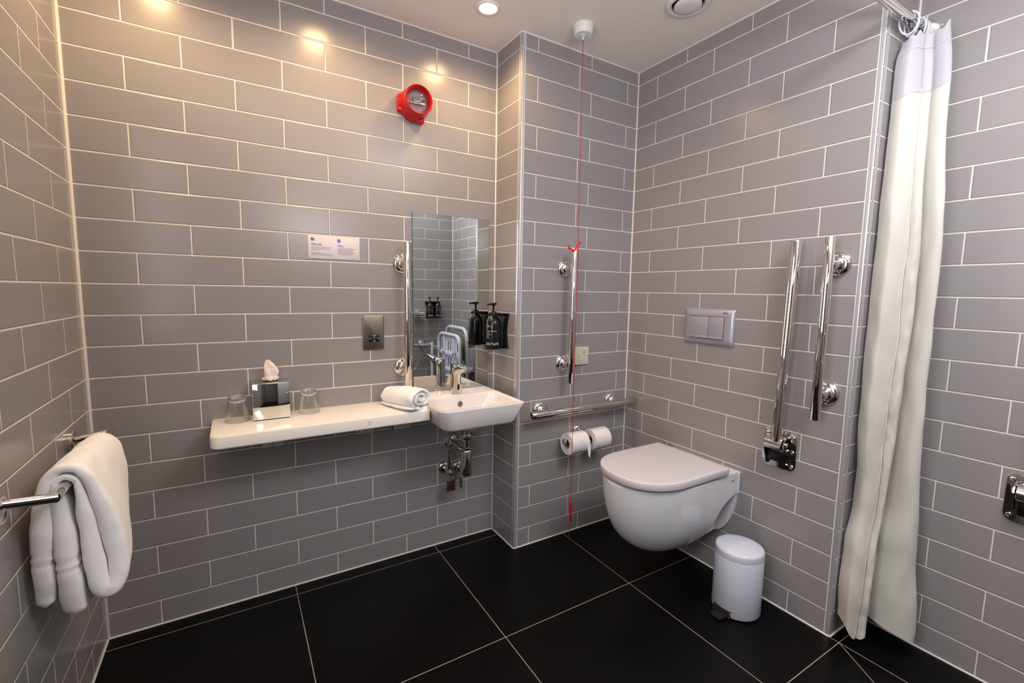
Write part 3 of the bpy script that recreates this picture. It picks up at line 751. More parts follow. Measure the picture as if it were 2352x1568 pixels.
# ------------------------------------------------------------------ soap dispensers
def pump_bottle(x, y, z, label, nd=(-1, 0), face=(-1, -.6)):
    t = thing('soap_bottle', label, 'bottle', (x, y, z), 'black pump bottles')
    bm = B(); lathe(bm, [(.0, 0), (.033, 0), (.0355, .003), (.0358, .01), (.0358, .108), (.0345, .120), (.030, .131), (.022, .142), (.0155, .149), (.0135, .153), (.0135, .158), (0, .158)], (x, y, z), n=44); mesh_obj('bottle_body', bm, M['bottle'], t)
    bm = B(); lathe(bm, [(.0145, .150), (.0145, .166), (.012, .170), (.007, .171), (.005, .172), (.005, .190), (.007, .196), (.010, .204), (.010, .208), (0, .209)], (x, y, z), n=24); mesh_obj('pump_collar', bm, M['black'], t)
    bm = B(); d = Vector((nd[0], nd[1], 0)).normalized(); c = Vector((x, y, z+.204))
    tube(bm, [c-d*.014+Vector((0, 0, .002)), c, c+d*.02+Vector((0, 0, -.001)), c+d*.036+Vector((0, 0, -.003))], [.005, .006, .0045, .003], 12); mesh_obj('pump_nozzle', bm, M['black'], t)
    # printing wrapped on the cylinder
    f0 = math.atan2(face[1], face[0]); rr = .0361
    def wrap(u0, z0):
        def f(u, v):
            a = f0 + (u+u0)/rr
            return (x+rr*math.cos(a), y+rr*math.sin(a), z+z0+v)
        return f
    bb = [c for c in t.children if c.name.startswith('bottle_body')][0]
    text_mesh('lettering', 'o\nTHE\nCREATIVE\n&', .0062, M['wink'], bb, wrap(-.026, .112), line=1.05)
    text_mesh('lettering', 'HAND CLEANSER\nSOFT\nFLORAL\nINK\nSOAP', .0062, M['wink'], bb, wrap(-.026, .078), line=1.25)
    bm = B(); zz = [0, .012, .002, .014, 0, .010, .006, .016, .001, .012, 0, .013, .004, .015, 0]
    for k in range(len(zz)-1):
        a = wrap(-.03, .014)(k*.0046, zz[k]); c_ = wrap(-.03, .014)((k+1)*.0046, zz[k+1]); tube(bm, [a, c_], .0007, 6)
    mesh_obj('printed_zigzag', bm, M['wink'], bb)
    return t
def holder(name, label, wallpt, out, along, n, w):
    """wall bracket with waist, neck yokes and cups; out & along unit vectors"""
    o = Vector(wallpt); out = Vector(out); al = Vector(along); t = thing(name, label, 'bottle holder', o)
    prof = [(-w/2, 0), (-w/2+.011, .04), (-w/2+.016, .09), (-w/2+.009, .13), (-w/2-.002, .163), (w/2+.002, .163), (w/2-.009, .13), (w/2-.016, .09), (w/2-.011, .04), (w/2, 0)]
    bm = B(); loft(bm, [[o+al*u+out*d+Vector((0, 0, v)) for u, v in prof] for d in (-.002, .010)]); mesh_obj('back_plate', bm, M['black'], t)
    for k in range(n):
        c = o+al*((k-(n-1)/2)*.085)+out*.059
        bm = B(); lathe(bm, [(.0, -.004), (.031, -.004), (.0375, .0), (.0385, .012), (.0372, .012), (.036, .002), (0, .001)], c, n=40)
        q = [c-al*.012-out*.052, c+al*.012-out*.052, c+al*.012-out*.03, c-al*.012-out*.03]
        loft(bm, [[p+Vector((0, 0, h)) for p in q] for h in (-.003, .006)]); mesh_obj('cup', bm, M['black'], t)
        bm = B()
        for s in (-1, 1):
            q = [c+al*s*.0165-out*.052, c+al*s*.0235-out*.052, c+al*s*.0235+out*.014, c+al*s*.0165+out*.014]
            if s > 0: q = q[::-1]
            loft(bm, [[p+Vector((0, 0, h)) for p in q] for h in (.149, .163)])
        q = [c-al*.035-out*.052, c+al*.035-out*.052, c+al*.035-out*.018, c-al*.035-out*.018]
        loft(bm, [[p+Vector((0, 0, h)) for p in q] for h in (.157, .163)])
        mesh_obj('neck_yoke', bm, M['black'], t)
    return t
hz = .945
holder('soap_holder', 'black single soap dispenser bracket on the side of the pier by the mirror', (XR, -.098, hz+.004), (-1, 0, 0), (0, -1, 0), 1, .088)
pump_bottle(XR-.059, -.098, hz+.0055, 'black pump soap bottle beside the mirror', (-1, -.1), (-.75, -.9))
holder('soap_holder', 'black double soap dispenser bracket in the shower, seen in the mirror', (2.178, YB, .931), (0, 1, 0), (1, 0, 0), 2, .15)
pump_bottle(2.1355, YB+.059, .9325, 'left of the two black pump bottles reflected in the mirror', (0, 1), (0, 1))
pump_bottle(2.2205, YB+.059, .9325, 'right of the two black pump bottles reflected in the mirror', (0, 1), (0, 1))

# ------------------------------------------------------------------ flush plate
fy0, fz0 = -.698, 1.075
t = thing('flush_plate', 'satin grey dual flush plate on the wall above the toilet', 'flush plate', (XC, fy0, .998))
mpf = lambda u, v, w: (XC-w, fy0+u, fz0+v)
bm = B(); loft(bm, [[mpf(u, v, w) for u, v in rrect(a, c, r, 5)] for a, c, r, w in ((.240, .152, .006, 0), (.243, .155, .007, .005), (.240, .152, .008, .0085), (.225, .137, .012, .0125), (.205, .118, .01, .0155), (.180, .106, .006, .0165))])
mesh_obj('frame', bm, M['flush'], t, 40)
for y0, y1 in ((-.704, -.612), (-.776, -.7055)):
    bm = B(); box(bm, (XC-.014, y0, 1.0225), (XC-.0205, y1, 1.1185), .0015); box(bm, (XC-.015, y0+.001, 1.0245), (XC-.0225, y1-.001, 1.034), .001); mesh_obj('flush_button', bm, simple('flush_button_satin', (176, 172, 182), .35, .4), t)
bm = B(); box(bm, (XC-.014, -.778, 1.0205), (XC-.0169, -.610, 1.1205)); mesh_obj('button_recess', bm, M['ink'], t)
text_mesh('logo', 'Roca', .0105, M['ink'], t, lambda u, v: (XC-.0150-.0022*(1-v/.01), -.770-u, 1.1345+v), 'LEFT', bold=.0002)

# ------------------------------------------------------------------ toilet
t = thing('toilet', 'white wall-hung toilet with its lid closed', 'toilet', (XC, -.712, .14))
TY = -.712
bm = B(); rings = []
# stations from wall to the front tip: x, half width top, z top, z bottom, bottom half width factor, exponent
def sect(x, hw, zt, zb, flat):
    pts = []; n = 30
    for i in range(n+1):
        a = PI*i/n                       # 0..pi from one side to the other under the belly
        c = math.cos(a); s = math.sin(a)
        y = hw*math.copysign(abs(c)**flat, c); z = zt-(zt-zb)*(abs(s)**(flat*1.25))
        pts.append((x, TY-y, z))
    for i in range(1, 12): pts.append((x, TY+hw-2*hw*i/12, zt))
    return pts
st = [(2.1964, .172, .481, .180, .62), (2.17, .172, .481, .176, .62), (2.10, .172, .481, .165, .66), (2.03, .176, .481, .156, .72), (1.95, .180, .481, .152, .76), (1.89, .180, .481, .156, .78), (1.83, .174, .481, .168, .80), (1.78, .163, .481, .188, .82), (1.735, .144, .481, .218, .84), (1.70, .119, .481, .256, .86), (1.675, .090, .481, .303, .88), (1.660, .060, .480, .350, .9), (1.652, .032, .478, .400, .9), (1.6495, .010, .474, .440, .9)]
cr = crom([(a, b_, c) for a, b_, c, d_, e_ in st], 3); cr2 = crom([(d_, e_, 0) for a, b_, c, d_, e_ in st], 3)
for q, w in zip(cr, cr2): rings.append(sect(q.x, max(q.y, .004), q.z, w.x, w.y))
loft(bm, rings)
body = mesh_obj('bowl', bm, M['cer'], t, 60)
# side pockets cut with a shaped cutter
def cutter(sgn):
    bm = B()
    outl = [(2.186, .392), (2.165, .383), (2.135, .368), (2.105, .345), (2.085, .315), (2.070, .275), (2.058, .235), (2.040, .205), (2.02, .185), (2.01, .12), (2.186, .12)]
    ya, yb = TY+sgn*.078, TY+sgn*.25
    sm_ = [(p.x, p.y) for p in crom(outl[:10], 4)]+[outl[10]]
    loft(bm, [[(x, y, z) for x, z in sm_] for y in ((ya, yb) if sgn > 0 else (yb, ya))])
    bmesh.ops.recalc_face_normals(bm, faces=bm.faces)
    me = bpy.data.meshes.new('cutter'); bm.to_mesh(me); bm.free(); o = bpy.data.objects.new('cutter', me); C.objects.link(o); return o
for s in (-1, 1):
    c = cutter(s); c.location = -ORG[t.name]
    c.parent = t; c.location = -Vector((XC, TY, .14))
    m = body.modifiers.new('pocket', 'BOOLEAN'); m.operation = 'DIFFERENCE'; m.object = c; m.solver = 'EXACT'
    bpy.context.view_layer.update()
    dg = bpy.context.evaluated_depsgraph_get(); me = bpy.data.meshes.new_from_object(body.evaluated_get(dg))
    body.modifiers.clear(); old = body.data; body.data = me; bpy.data.objects.remove(c)
bm = B(); bm.from_mesh(body.data)
bmesh.ops.remove_doubles(bm, verts=bm.verts, dist=1e-5)
es = [e for e in bm.edges if e.is_manifold and e.calc_face_angle(0) > math.radians(48) and all(abs(v.co.y) > .10 for v in e.verts) and all(v.co.x > -.25 and v.co.x < -.008 for v in e.verts)]
try: bmesh.ops.bevel(bm, geom=es, offset=.004, segments=2, affect='EDGES', clamp_overlap=True)
except Exception: pass
bm.to_mesh(body.data); bm.free(); body.data.shade_smooth(); body.data.set_sharp_from_angle(angle=math.radians(50))
def dshape(x0, x1, hw, n=48, k=2.3):
    """D plan: straight back at x1, round front at x0"""
    pts = []; xm = x0+hw*1.12
    for i in range(n+1):
        a = -PI/2+PI*i/n
        c = math.cos(a); s = math.sin(a)
        pts.append((xm-(xm-x0)*abs(c)**(2/k), TY+hw*math.copysign(abs(s)**(2/k), s)))
    pts.append((x1-.012, TY+hw)); pts.append((x1-.003, TY+hw-.003)); pts.append((x1, TY+hw-.012))
    pts.append((x1, TY-hw+.012)); pts.append((x1-.003, TY-hw+.003)); pts.append((x1-.012, TY-hw))
    return pts
bm = B(); loft(bm, [[(x, y, z) for x, y in dshape(a, c, h)] for a, c, h, z in ((1.685, 2.085, .155, .4805), (1.68, 2.09, .158, .483), (1.68, 2.09, .158, .488), (1.685, 2.085, .153, .4895))]); mesh_obj('seat', bm, M['darkvoid'] if False else M['lid'], t, 40)
bm = B(); loft(bm, [[(x, y, z) for x, y in dshape(a, c, h)] for a, c, h, z in ((1.660, 2.098, .176, .4905), (1.649, 2.107, .184, .491), (1.6475, 2.108, .1855, .4935), (1.6475, 2.108, .1855, .5145), (1.649, 2.1065, .184, .5175), (1.653, 2.103, .180, .519), (1.665, 2.092, .168, .5195))]); mesh_obj('lid', bm, M['lid'], t, 40)
for s in (-1, 1):
    bm = B(); lathe(bm, [(.012, 0), (.012, .05), (0, .05)], (2.115, TY+s*.09-.025, .488), (0, 1, 0), 20); mesh_obj('hinge', bm, M['chrome'], t)
bm = B(); loft(bm, [[(x, TY+u, .472+v) for u, v in rrect(.352, .02, .006, 3)] for x in (XC+.002, XC-.014)]); box(bm, (XC, TY-.176, .386), (XC-.010, TY+.176, .48), .004); mesh_obj('back_rim', bm, M['cer'], t)
bm = B(); lathe(bm, [(.005, 0), (.005, .008), (0, .009)], (1.85, TY-.166, .482), (0, 0, 1), 12); mesh_obj('bumper', bm, M['white'], t)
text_mesh('logo', 'Roca', .009, M['ink'], t, lambda u, v: (2.135+u, TY-.1768, .452+v), bold=.0003)

# ------------------------------------------------------------------ pedal bin
bx, by, br = 2.045, -.995, .0865
t = thing('pedal_bin', 'small round white pedal bin on the floor beside the toilet', 'bin', (bx, by, 0))
bm = B(); lathe(bm, [(0, .004), (.076, .004), (.0845, .006), (.0865, .010), (.0865, .229), (.0855, .231), (.084, .229), (.084, .20), (0, .20)], (bx, by, 0), n=64); mesh_obj('bin_body', bm, M['whitep'], t)
bm = B(); lathe(bm, [(.083, .2285), (.0862, .2290), (.0865, .231), (.0862, .249), (.0845, .2545), (.080, .258), (.06, .262), (.03, .2645), (0, .2655)], (bx, by, 0), n=64); lidp = mesh_obj('lid', bm, M['whitep'], t)
fd = Vector((-.55, -.60, 0)).normalized(); sd = Vector((-fd.y, fd.x, 0)); o = Vector((bx, by, 0))
def ob(bm, c, f0, f1, s0, s1, z0, z1):
    q = [c+fd*f0+sd*s0, c+fd*f0+sd*s1, c+fd*f1+sd*s1, c+fd*f1+sd*s0]
    loft(bm, [[p+Vector((0, 0, z)) for p in q] for z in (z0, z1)])
# pedal faces left as seen in the photo
fd = Vector((-.985, .02, 0)).normalized(); sd = Vector((-fd.y, fd.x, 0))
bm = B(); ob(bm, o, .074, .0895, -.034, .034, .016, .032); mesh_obj('pedal_slot', bm, simple('pedal_slot_brown', (58, 40, 44), .5), t)
bm = B(); ob(bm, o, .080, .094, -.034, .034, .006, .014); ob(bm, o, .080, .092, .030, .035, .008, .03); mesh_obj('pedal_bracket', bm, M['steel'], t)
bm = B(); q = [o+fd*.085-sd*.024, o+fd*.085+sd*.024, o+fd*.125+sd*.02, o+fd*.125-sd*.02]
loft(bm, [[p+Vector((0, 0, z-(.004 if i > 1 else 0))) for i, p in enumerate(q)] for z in (.008, .015)]); mesh_obj('pedal', bm, M['rubber'], t)
bm = B(); box(bm, (bx+.06, by+.03, .20), (bx+.098, by+.062, .235), .003); mesh_obj('hinge_cover', bm, M['black'], t)
bm = B(); lathe(bm, [(.078, .0003), (.078, .005), (0, .005)], (bx, by, 0), n=48); mesh_obj('base_ring', bm, M['rubber'], t)

# ------------------------------------------------------------------ toilet roll holder and rolls
ry, rz = -.290, .507
t = thing('toilet_roll_holder', 'chrome double toilet roll bar on the pier wall', 'roll holder', (1.868, -DP, rz))
bm = B(); lathe(bm, [(.027, -.002), (.027, .004), (.024, .011), (.016, .016), (.010, .018), (.009, .022)], (1.868, -DP, rz+.024), (0, -1, 0), 32); mesh_obj('wall_rosette', bm, M['chrome'], t)
bm = B(); tube(bm, arc_path([(1.868, -DP-.015, rz+.024), (1.868, ry, rz+.024), (1.868, ry, rz)], .014, 5), .0075, 16); mesh_obj('arm', bm, M['chrome'], t)
bm = B(); lathe(bm, [(0, 0), (.014, 0), (.0155, .002), (.0155, .005), (.0135, .008), (.008, .010), (.0072, .012), (.0072, .268), (.008, .270), (.0135, .272), (.0155, .275), (.0155, .278), (0, .28)], (1.728, ry, rz), (1, 0, 0), 28); mesh_obj('bar', bm, M['chrome'], t)
for x0, lab, tail in ((1.748, 'left toilet roll on the bar, its end folded to a point', True), (1.888, 'right toilet roll on the bar, nearer the corner', False)):
    zc = rz-.0125; R_ = .052
    th = thing('toilet_roll', lab, 'toilet roll', (x0, ry, zc), 'toilet rolls')
    bm = B(); wd = .100
    lathe(bm, [(.0218, 0), (R_-.001, 0), (R_, .001), (R_, wd-.001), (R_-.001, wd), (.0218, wd)], (x0, ry, zc), (1, 0, 0), 56, cap0=False, cap1=False)
    mesh_obj('paper', bm, M['paper'], th)
    bm = B(); lathe(bm, [(.0222, -.0002), (.0205, -.0002), (.0205, wd+.0002), (.0222, wd+.0002), (.0222, -.0002)], (x0, ry, zc), (1, 0, 0), 40, cap0=False, cap1=False); mesh_obj('core', bm, M['card'], th)
    if tail:
        bm = B(); n = 14
        # outer sheet lying over the front, tapered to a point, then hanging
        rowsA = []
        for i in range(n+1):
            a = PI*.40+ (i/n)*PI*.62      # from top to front
            f = i/n; xa = x0+.028+.045*f; xb = x0+wd-.001
            rr_ = R_+.0012
            rowsA.append([(xa+(xb-xa)*k/6, ry-rr_*math.sin(a-PI*.40+.1)*1.0, zc+rr_*math.cos(a-PI*.40+.1)) for k in range(7)])
        R2 = [[bm.verts.new(p) for p in r] for r in rowsA]
        for a_, b__ in zip(R2, R2[1:]):
            for k in range(6): bm.faces.new((a_[k], a_[k+1], b__[k+1], b__[k]))
        tail_o = mesh_obj('folded_sheet', bm, M['paper'], th, 60)
        bm = B(); xe = x0+wd
        pts = [(xe-.012, .0, .012), (xe-.004, -.002, .02), (xe-.001, -.004, -.01), (xe-.003, -.006, -.045), (xe-.007, -.006, -.066), (xe-.014, -.004, -.05), (xe-.017, -.001, -.02)]
        loft(bm, [[(x, ry-R_-.001+y-d, zc+z) for x, y, z in pts] for d in (0, .0016)]); mesh_obj('folded_point', bm, M['paper'], tail_o, 40)

# ------------------------------------------------------------------ towel rail + bath towel
RX, RZ = .083, .772
t = thing('towel_rail', 'chrome towel rail on the left wall', 'towel rail', (0, -.46, RZ))
ya, yb = -.168, -.683
for y in (ya-.078, yb-.040):
    bm = B(); lathe(bm, [(.029, 0), (.029, .016), (.027, .018), (.022, .018), (.021, .0165), (0, .0165)], (0, y, RZ+.004), (1, 0, 0), 40); mesh_obj('wall_disc', bm, M['chrome'], t)
bm = B(); tube(bm, [(.012, ya-.078, RZ+.004), (RX, ya, RZ)], .0095, 20); mesh_obj('arm', bm, M['chrome'], t)
bm = B(); tube(bm, [(RX, ya+.010, RZ), (RX, yb-.006, RZ)], .0105, 24); mesh_obj('bar', bm, M['chrome'], t)
bm = B(); tube(bm, [(.0, yb-.030, RZ+.012), (RX+.004, yb-.004, RZ-.001)], .0105, 24); mesh_obj('arm', bm, M['chrome'], t)
ctrl = [(.037, .505, .0175), (.036, .55, .0195), (.036, .588, .0192), (.036, .596, .0172), (.0362, .604, .0172), (.0365, .612, .0192), (.0368, .619, .0174), (.0369, .627, .0174), (.037, .635, .0192), (.039, .68, .0190), (.045, .745, .016), (.054, .786, .0125), (.069, .806, .0105), (.088, .812, .0105), (.107, .805, .011), (.122, .778, .013), (.136, .73, .016), (.149, .675, .0185), (.161, .61, .0195), (.168, .56, .0200), (.163, .523, .0190), (.149, .511, .0175), (.135, .526, .0185), (.126, .575, .019), (.118, .64, .018), (.110, .70, .015), (.1035, .75, .0098), (.099, .780, .0072), (.083, .7915, .0072), (.068, .781, .0072), (.0665, .755, .010), (.071, .70, .0145), (.076, .64, .0185), (.077, .612, .0195), (.0775, .604, .0172), (.078, .596, .0172), (.0785, .588, .0198), (.079, .581, .0176), (.0795, .574, .0176), (.080, .566, .0205), (.083, .52, .0235), (.086, .478, .0225)]
def tw_place(a, b_, s):
    y = -.625+s*.305
    k = 1-s
    low = max(0, (.80-b_)/.3)
    x = RX+(a-RX)*(1-(.72 if a > RX else .1)*s*min(low, 1)) + .006*math.sin(s*5+b_*9)*low
    dz = -.0*s - (.035*s*low if a > .1 else .0)
    y += .012*math.sin(b_*14+a*30)*low 
    return (max(x, .016), y, b_+dz-.012*s)
bm = B(); ribbon_prism(bm, ctrl, 5, tw_place, 44, fuzz(.0026, 26))
single('bath_towel', bm, M['terry'], 'thick white bath towel folded over the chrome rail on the left wall', 'towel', (RX, -.47, .80), None, 75)

# ------------------------------------------------------------------ shower rail and curtain
RY, RZ2 = -1.290, 2.080
t = thing('curtain_rail', 'chrome shower curtain rail under the ceiling', 'curtain rail', (XD, RY, RZ2))
bm = B(); tube(bm, arc_path([(XD-.004, RY, RZ2), (.95, RY, RZ2), (.95, YB+.004, RZ2)], .12, 10), .0155, 24); mesh_obj('rail_tube', bm, M['chrome'], t)
bm = B(); lathe(bm, [(.030, 0), (.030, .006), (.026, .012), (.018, .013), (.018, .03), (.0158, .03)], (XD, RY, RZ2), (-1, 0, 0), 32); mesh_obj('wall_socket', bm, M['white'], t)
bm = B(); lathe(bm, [(.030, 0), (.030, .006), (.026, .012), (.018, .013)], (.95, YB, RZ2), (0, 1, 0), 32); mesh_obj('wall_flange', bm, M['chrome'], t)
CT = 2.036
t = thing('shower_curtain', 'cream fabric shower curtain bunched at the end of its rail', 'shower curtain', (2.29, -1.34, .04))
# plan of the gathered cloth: s along the chord, d towards the room
planA = [(.0, -.12), (.005, .0), (.05, .09), (.16, .12), (.28, .12), (.350, .10), (.362, .02), (.376, .09), (.46, .15), (.545, .12), (.588, -.02), (.61, -.14), (.65, -.13), (.685, .0), (.75, .11), (.83, .15), (.89, .13), (.915, .04), (.922, -.14), (.95, -.2), (.99, -.2), (1.02, -.17)]
def lerp(a, b_, t_): return a+(b_-a)*t_
def tab(tb, t_):
    for (a, va), (c, vc) in zip(tb, tb[1:]):
        if t_ <= c:
            k = (t_-a)/(c-a); k = k*k*(3-2*k); return lerp(va, vc, k)
    return tb[-1][1]
lx = [(0, 2.262), (.03, 2.240), (.3, 2.225), (.6, 2.218), (.78, 2.235), (.86, 2.205), (.93, 2.192), (1, 2.200)]
ly = [(0, -1.286), (1, -1.286)]
rx = [(0, 2.380), (.3, 2.356), (.6, 2.345), (1, 2.380)]
ryy = [(0, -1.352), (.1, -1.368), (.35, -1.398), (.6, -1.412), (.85, -1.438), (1, -1.462)]
zbot = lambda s: (.105-.055*(s-.6)/.4) if s > .6 else .085-.045*math.sin(min(1, s/.5)*PI*.8)
def curtain_pt(s, d, t_):
    A = Vector((tab(lx, t_), tab(ly, t_), 0)); E_ = Vector((tab(rx, t_), tab(ryy, t_), 0))
    ch = E_-A; w = ch.length; n_ = Vector((ch.y, -ch.x, 0)).normalized()
    if n_.x > 0: n_ = -n_
    # the valley widens lower down
    ss = s
    ss += .006*math.sin(t_*11+s*5)*min(1, t_*3)*(0 if s < .05 or s > .95 else 1)
    amp = tab([(0, .55), (.05, .75), (.5, 1), (1, 1.1)], t_)*.24
    sv = tab([(0, .60), (.4, .62), (.6, .54), (.85, .34), (1, .27)], t_)
    ss = ss*sv/.6 if s < .6 else sv+(ss-.6)*(1-sv)/.4
    q = A+ch*ss+n_*(d*amp)
    zt = CT+(.045*min(1, max(0, (s-.58)/.35)) if s > .58 else -.02*max(0, .15-s)/.15)
    z = zt-(zt-zbot(s))*t_
    return Vector((q.x, q.y, z))
pl = crom(planA, 9)
NV = 150
grid = []
for j in range(NV+1):
    t_ = j/NV; row = []
    for q in pl:
        p = curtain_pt(q.x, q.y, t_)
        wr = min(1, t_*2)
        p += Vector((noise.noise(p*Vector((1, 1, .35)).length*0+Vector((p.x*26, p.y*26, p.z*9))), noise.noise(Vector((p.x*26+7, p.y*26, p.z*9))), 0))*.0045*wr
        if .28 < q.x < .56: p += Vector((-1, -.4, 0))*.0035*noise.noise(Vector((p.x*60, p.y*60, p.z*28)))*wr
        if j == 0: p.z += .006*math.sin(q.x*40)
        p.x = min(p.x, 2.40); p.y = min(p.y, -YE-.006)
        row.append(p)
    grid.append(row)
def cloth_part(name, j0, j1, mat, off=0, thick=.0012):
    bm = B()
    V = [[bm.verts.new(p+Vector((-1, -.5, 0))*off) for p in grid[j]] for j in range(j0, j1+1)]
    for a_, b__ in zip(V, V[1:]):
        for k in range(len(a_)-1): bm.faces.new((a_[k], a_[k+1], b__[k+1], b__[k]))
    o_ = mesh_obj(name, bm, mat, t, 70)
    return o_
jb = int(NV*.093)
cloth_part('cloth', jb, NV, M['curt'])
cloth_part('top_band', 0, jb, M['band'])
cloth_part('hem_strip', 0, 4, M['band'], .0014)
cloth_part('hem_strip', jb-1, jb+1, M['band'], .0013)
cloth_part('hem_strip', NV-2, NV, M['curt'], .0012)
# long stitched side seam
bm = B(); idx = min(range(len(pl)), key=lambda i: abs(pl[i].x-.350)+abs(pl[i].y-.10)); tube(bm, [grid[j][idx]+Vector((-.0015, -.001, 0)) for j in range(jb, NV+1, 2)], .0012, 6); mesh_obj('seam', bm, M['tissue'], t)
for k, x in enumerate((2.252, 2.274, 2.318, 2.328, 2.338, 2.350, 2.360)):
    bm = B(); pts = []; tilt = (-.012, .006, -.004, .01, -.008, .012, .004)[k]
    for i in range(20):
        a = 2*PI*i/20
        pts.append((x+tilt*math.sin(a), RY+.021*math.sin(a), RZ2-.003+.022*math.cos(a)*(1 if math.cos(a) > 0 else 2.1)))
    pts.append(pts[0]); tube(bm, pts, .0026, 8, False); mesh_obj('ring', bm, M['whitep'], t)

# ------------------------------------------------------------------ shower fittings reflected in the mirror
t = thing('folding_shower_chair', 'white folded shower seat with olive pads, seen in the mirror', 'shower seat', (XD, -2.33, .3))
def utube(x, y0, y1, zb, zt, r, rad):
    bm = B(); tube(bm, arc_path([(x, y0, zb), (x, y0, zt), (x, y1, zt), (x, y1, zb)], rad, 8), r, 16); return bm
mesh_obj('back_frame', utube(2.315, -2.505, -2.01, .32, .845, .017, .12), M['bluew'], t)
bm = B(); plate(bm, rrect(.44, .42, .11, 8, -2.258, .605), lambda u, v, w: (2.335-w, u, v), 0, .03, .008); mesh_obj('back_pad', bm, M['olive'], t)
mesh_obj('seat_frame', utube(2.205, -2.44, -1.93, .36, .785, .017, .11), M['bluew'], t)
bm = B(); plate(bm, rrect(.43, .42, .10, 8, -2.185, .575), lambda u, v, w: (2.255-w, u, v), 0, .025, .008); mesh_obj('seat_pad', bm, M['olive'], t)
bm = B()
plate(bm, rrect(.45, .40, .08, 8, -2.185, .575), lambda u, v, w: (2.226-w, u, v), 0, .012, .003)
for y in (-2.30, -2.07): box(bm, (2.198, y-.016, .385), (2.216, y+.016, .765), .005)
box(bm, (2.198, -2.43, .575), (2.216, -1.94, .61), .005); box(bm, (2.198, -2.43, .42), (2.216, -1.94, .45), .005)
sb = mesh_obj('slatted_base', bm, M['bluew'], t)
bm = B()
for y in (-2.37, -2.215, -2.16, -2.00):
    for z0, z1 in ((.63, .72), (.47, .55)): box(bm, (2.2165, y-.006, z0), (2.212, y+.006, z1))
mesh_obj('slot', bm, M['ink'], sb)
for y in (-2.47, -2.04):
    bm = B(); box(bm, (2.325, y-.02, .42), (XD+.001, y+.02, .66), .004); mesh_obj('wall_bracket', bm, M['bluew'], t)
    bm = B(); tube(bm, [(2.33, y, .52), (2.20, y, .52)], .010, 12); mesh_obj('hinge_arm', bm, M['bluew'], t)
bm = B(); tube(bm, [(2.15, -2.49, .05), (2.15, -2.49, .68)], .015, 14); tube(bm, [(2.15, -2.49, .64), (2.31, -2.495, .60)], .009, 10); mesh_obj('leg', bm, M['bluew'], t)
bm = B(); tube(bm, [(2.255, -1.985, .08), (2.255, -1.985, .55)], .015, 14); tube(bm, [(2.255, -1.985, .50), (2.315, -2.01, .50)], .009, 10); mesh_obj('leg', bm, M['bluew'], t)
for y in (-2.42, -2.00):
    bm = B(); lathe(bm, [(.016, 0), (.016, .01), (.007, .012), (.007, .04), (0, .04)], (2.198, y, .615), (-1, 0, 0), 20); mesh_obj('bolt', bm, M['chrome'], t)
t = thing('shower_mixer', 'chrome bar shower mixer with shelf and hose, seen in the mirror', 'shower mixer', (1.94, YB, .97))
bm = B(); lathe(bm, [(0, 0), (.020, 0), (.022, .003), (.022, .05), (.019, .052), (.019, .20), (.022, .202), (.022, .25), (0, .252)], (1.82, YB+.06, .975), (1, 0, 0), 28); mesh_obj('mixer_bar', bm, M['chrome'], t)
for x in (1.875, 2.02):
    bm = B(); lathe(bm, [(.032, 0), (.032, .005), (.02, .012), (.012, .014), (.012, .06)], (x, YB, .975), (0, 1, 0), 28); mesh_obj('wall_rosette', bm, M['chrome'], t)
bm = B(); box(bm, (1.86, YB+.012, .952), (2.075, YB+.13, .946), .002); mesh_obj('tray', bm, M['steel'], t)
bm = B(); tube(bm, [(1.92, YB+.05, .99), (1.92, YB+.05, 1.95)], .010, 16); mesh_obj('riser_pole', bm, M['chrome'], t)
bm = B(); tube(bm, arc_path([(1.92, YB+.05, 1.95), (1.92, YB+.05, 2.02), (1.92, YB+.38, 2.03)], .06, 6), .009, 16); lathe(bm, [(.012, 0), (.1, -.01), (.1, -.018), (0, -.018)], (1.92, YB+.38, 2.03), n=32); mesh_obj('shower_head', bm, M['chrome'], t)
bm = B(); tube(bm, crom([(1.935, YB+.12, .93), (1.955, YB+.125, .80), (1.985, YB+.13, .66), (1.99, YB+.13, .55), (1.965, YB+.13, .45), (1.91, YB+.13, .40), (1.85, YB+.13, .46), (1.84, YB+.12, .7), (1.85, YB+.06, .95)], 6), .006, 10); mesh_obj('hose', bm, M['steel'], t)

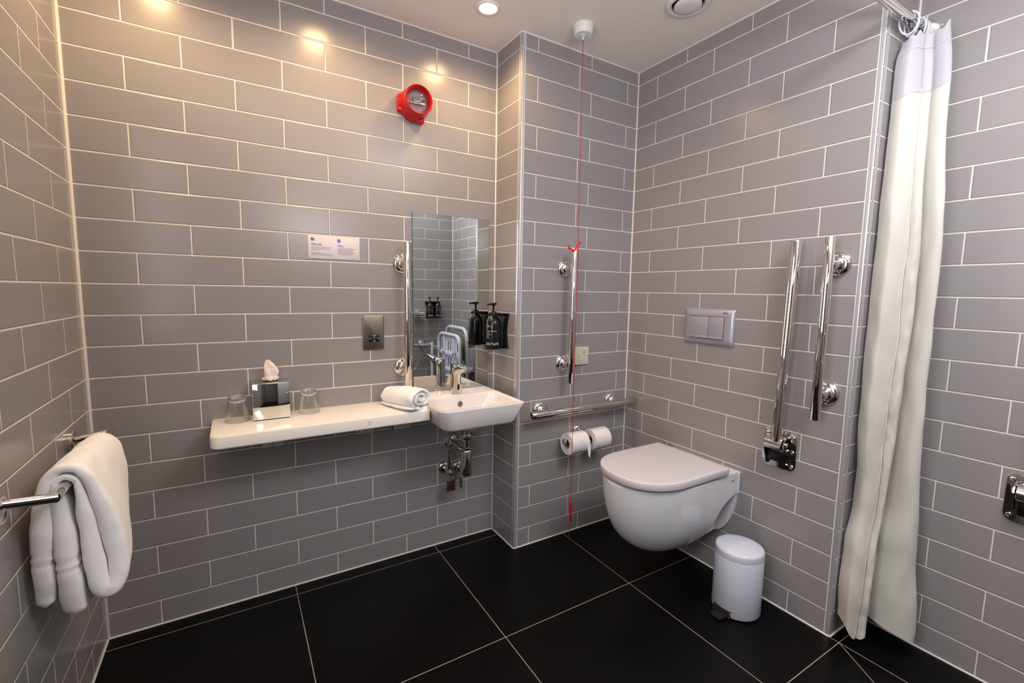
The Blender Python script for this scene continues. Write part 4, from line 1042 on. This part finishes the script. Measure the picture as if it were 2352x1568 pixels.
# ------------------------------------------------------------------ lights
def area(name, loc, rot, sx, sy, power, col):
    l = bpy.data.lights.new(name, 'AREA'); l.shape = 'RECTANGLE'; l.size = sx; l.size_y = sy; l.energy = power; l.color = col
    o = bpy.data.objects.new(name, l); C.objects.link(o); o.location = loc; o.rotation_euler = rot; return o
def spot(name, loc, power, col, ang, blend, rad=.03, rot=(0, 0, 0)):
    l = bpy.data.lights.new(name, 'SPOT'); l.energy = power; l.color = col; l.spot_size = math.radians(ang); l.spot_blend = blend; l.shadow_soft_size = rad
    o = bpy.data.objects.new(name, l); C.objects.link(o); o.location = loc; o.rotation_euler = rot; return o
for x in (1.308, .763, .218): spot('downlight_lamp', (x, -.278, H-.012), 20, (1., .66, .33), 158, .8, .045)
area('left_fill', (.03, -1.55, 1.5), (0, math.radians(-90), 0), 1.1, .7, 13, (.93, .94, 1.))
area('bounce_fill', (1.0, -2.3, 1.7), (math.radians(158), 0, math.radians(-25)), .6, .5, 22, (.95, .96, 1.))  # added fill behind the camera, turned up to brighten the ceiling
area('ceiling_fill', (1.5, -2.0, H-.03), (0, 0, 0), .6, .6, 8, (.94, .95, 1.))  # added soft fill under the ceiling, no fitting; favours the right-hand walls
area('shower_fill', (1.7, -1.95, H-.03), (0, 0, 0), .5, .5, 12, (.96, .97, 1.))  # extra unseen fill that lifts the shower end, not a real lamp
w = bpy.data.worlds.new('world'); bpy.context.scene.world = w; w.use_nodes = True
w.node_tree.nodes['Background'].inputs[0].default_value = (.8, .82, .9, 1); w.node_tree.nodes['Background'].inputs[1].default_value = .3

# ------------------------------------------------------------------ camera
cam = bpy.data.cameras.new('camera'); co = bpy.data.objects.new('camera', cam); C.objects.link(co)
F, PPY = 1049.33448633834, 780.32032301578
yaw, pitch, roll = -0.5461538833147384, -0.10615513871571772, 0.016096419683105625
cy_, sy_ = math.cos(yaw), math.sin(yaw)
fw = Vector((-sy_*math.cos(pitch), cy_*math.cos(pitch), math.sin(pitch))); rt = Vector((cy_, sy_, 0)); up = rt.cross(fw)
r2 = math.cos(roll)*rt+math.sin(roll)*up; u2 = -math.sin(roll)*rt+math.cos(roll)*up
mt = Matrix((r2, u2, -fw)).transposed().to_4x4(); mt.translation = Vector((0.41957163466795483, -1.9567018275368744, 1.2150196737247536))
co.matrix_world = mt
cam.sensor_width = 36; cam.sensor_fit = 'HORIZONTAL'; cam.lens = F*36/2352; cam.shift_y = -(784-PPY)/2352; cam.clip_start = .02
sc = bpy.context.scene; sc.camera = co
sc.view_settings.view_transform = 'Standard'; sc.view_settings.look = 'None'; sc.view_settings.exposure = 0.13
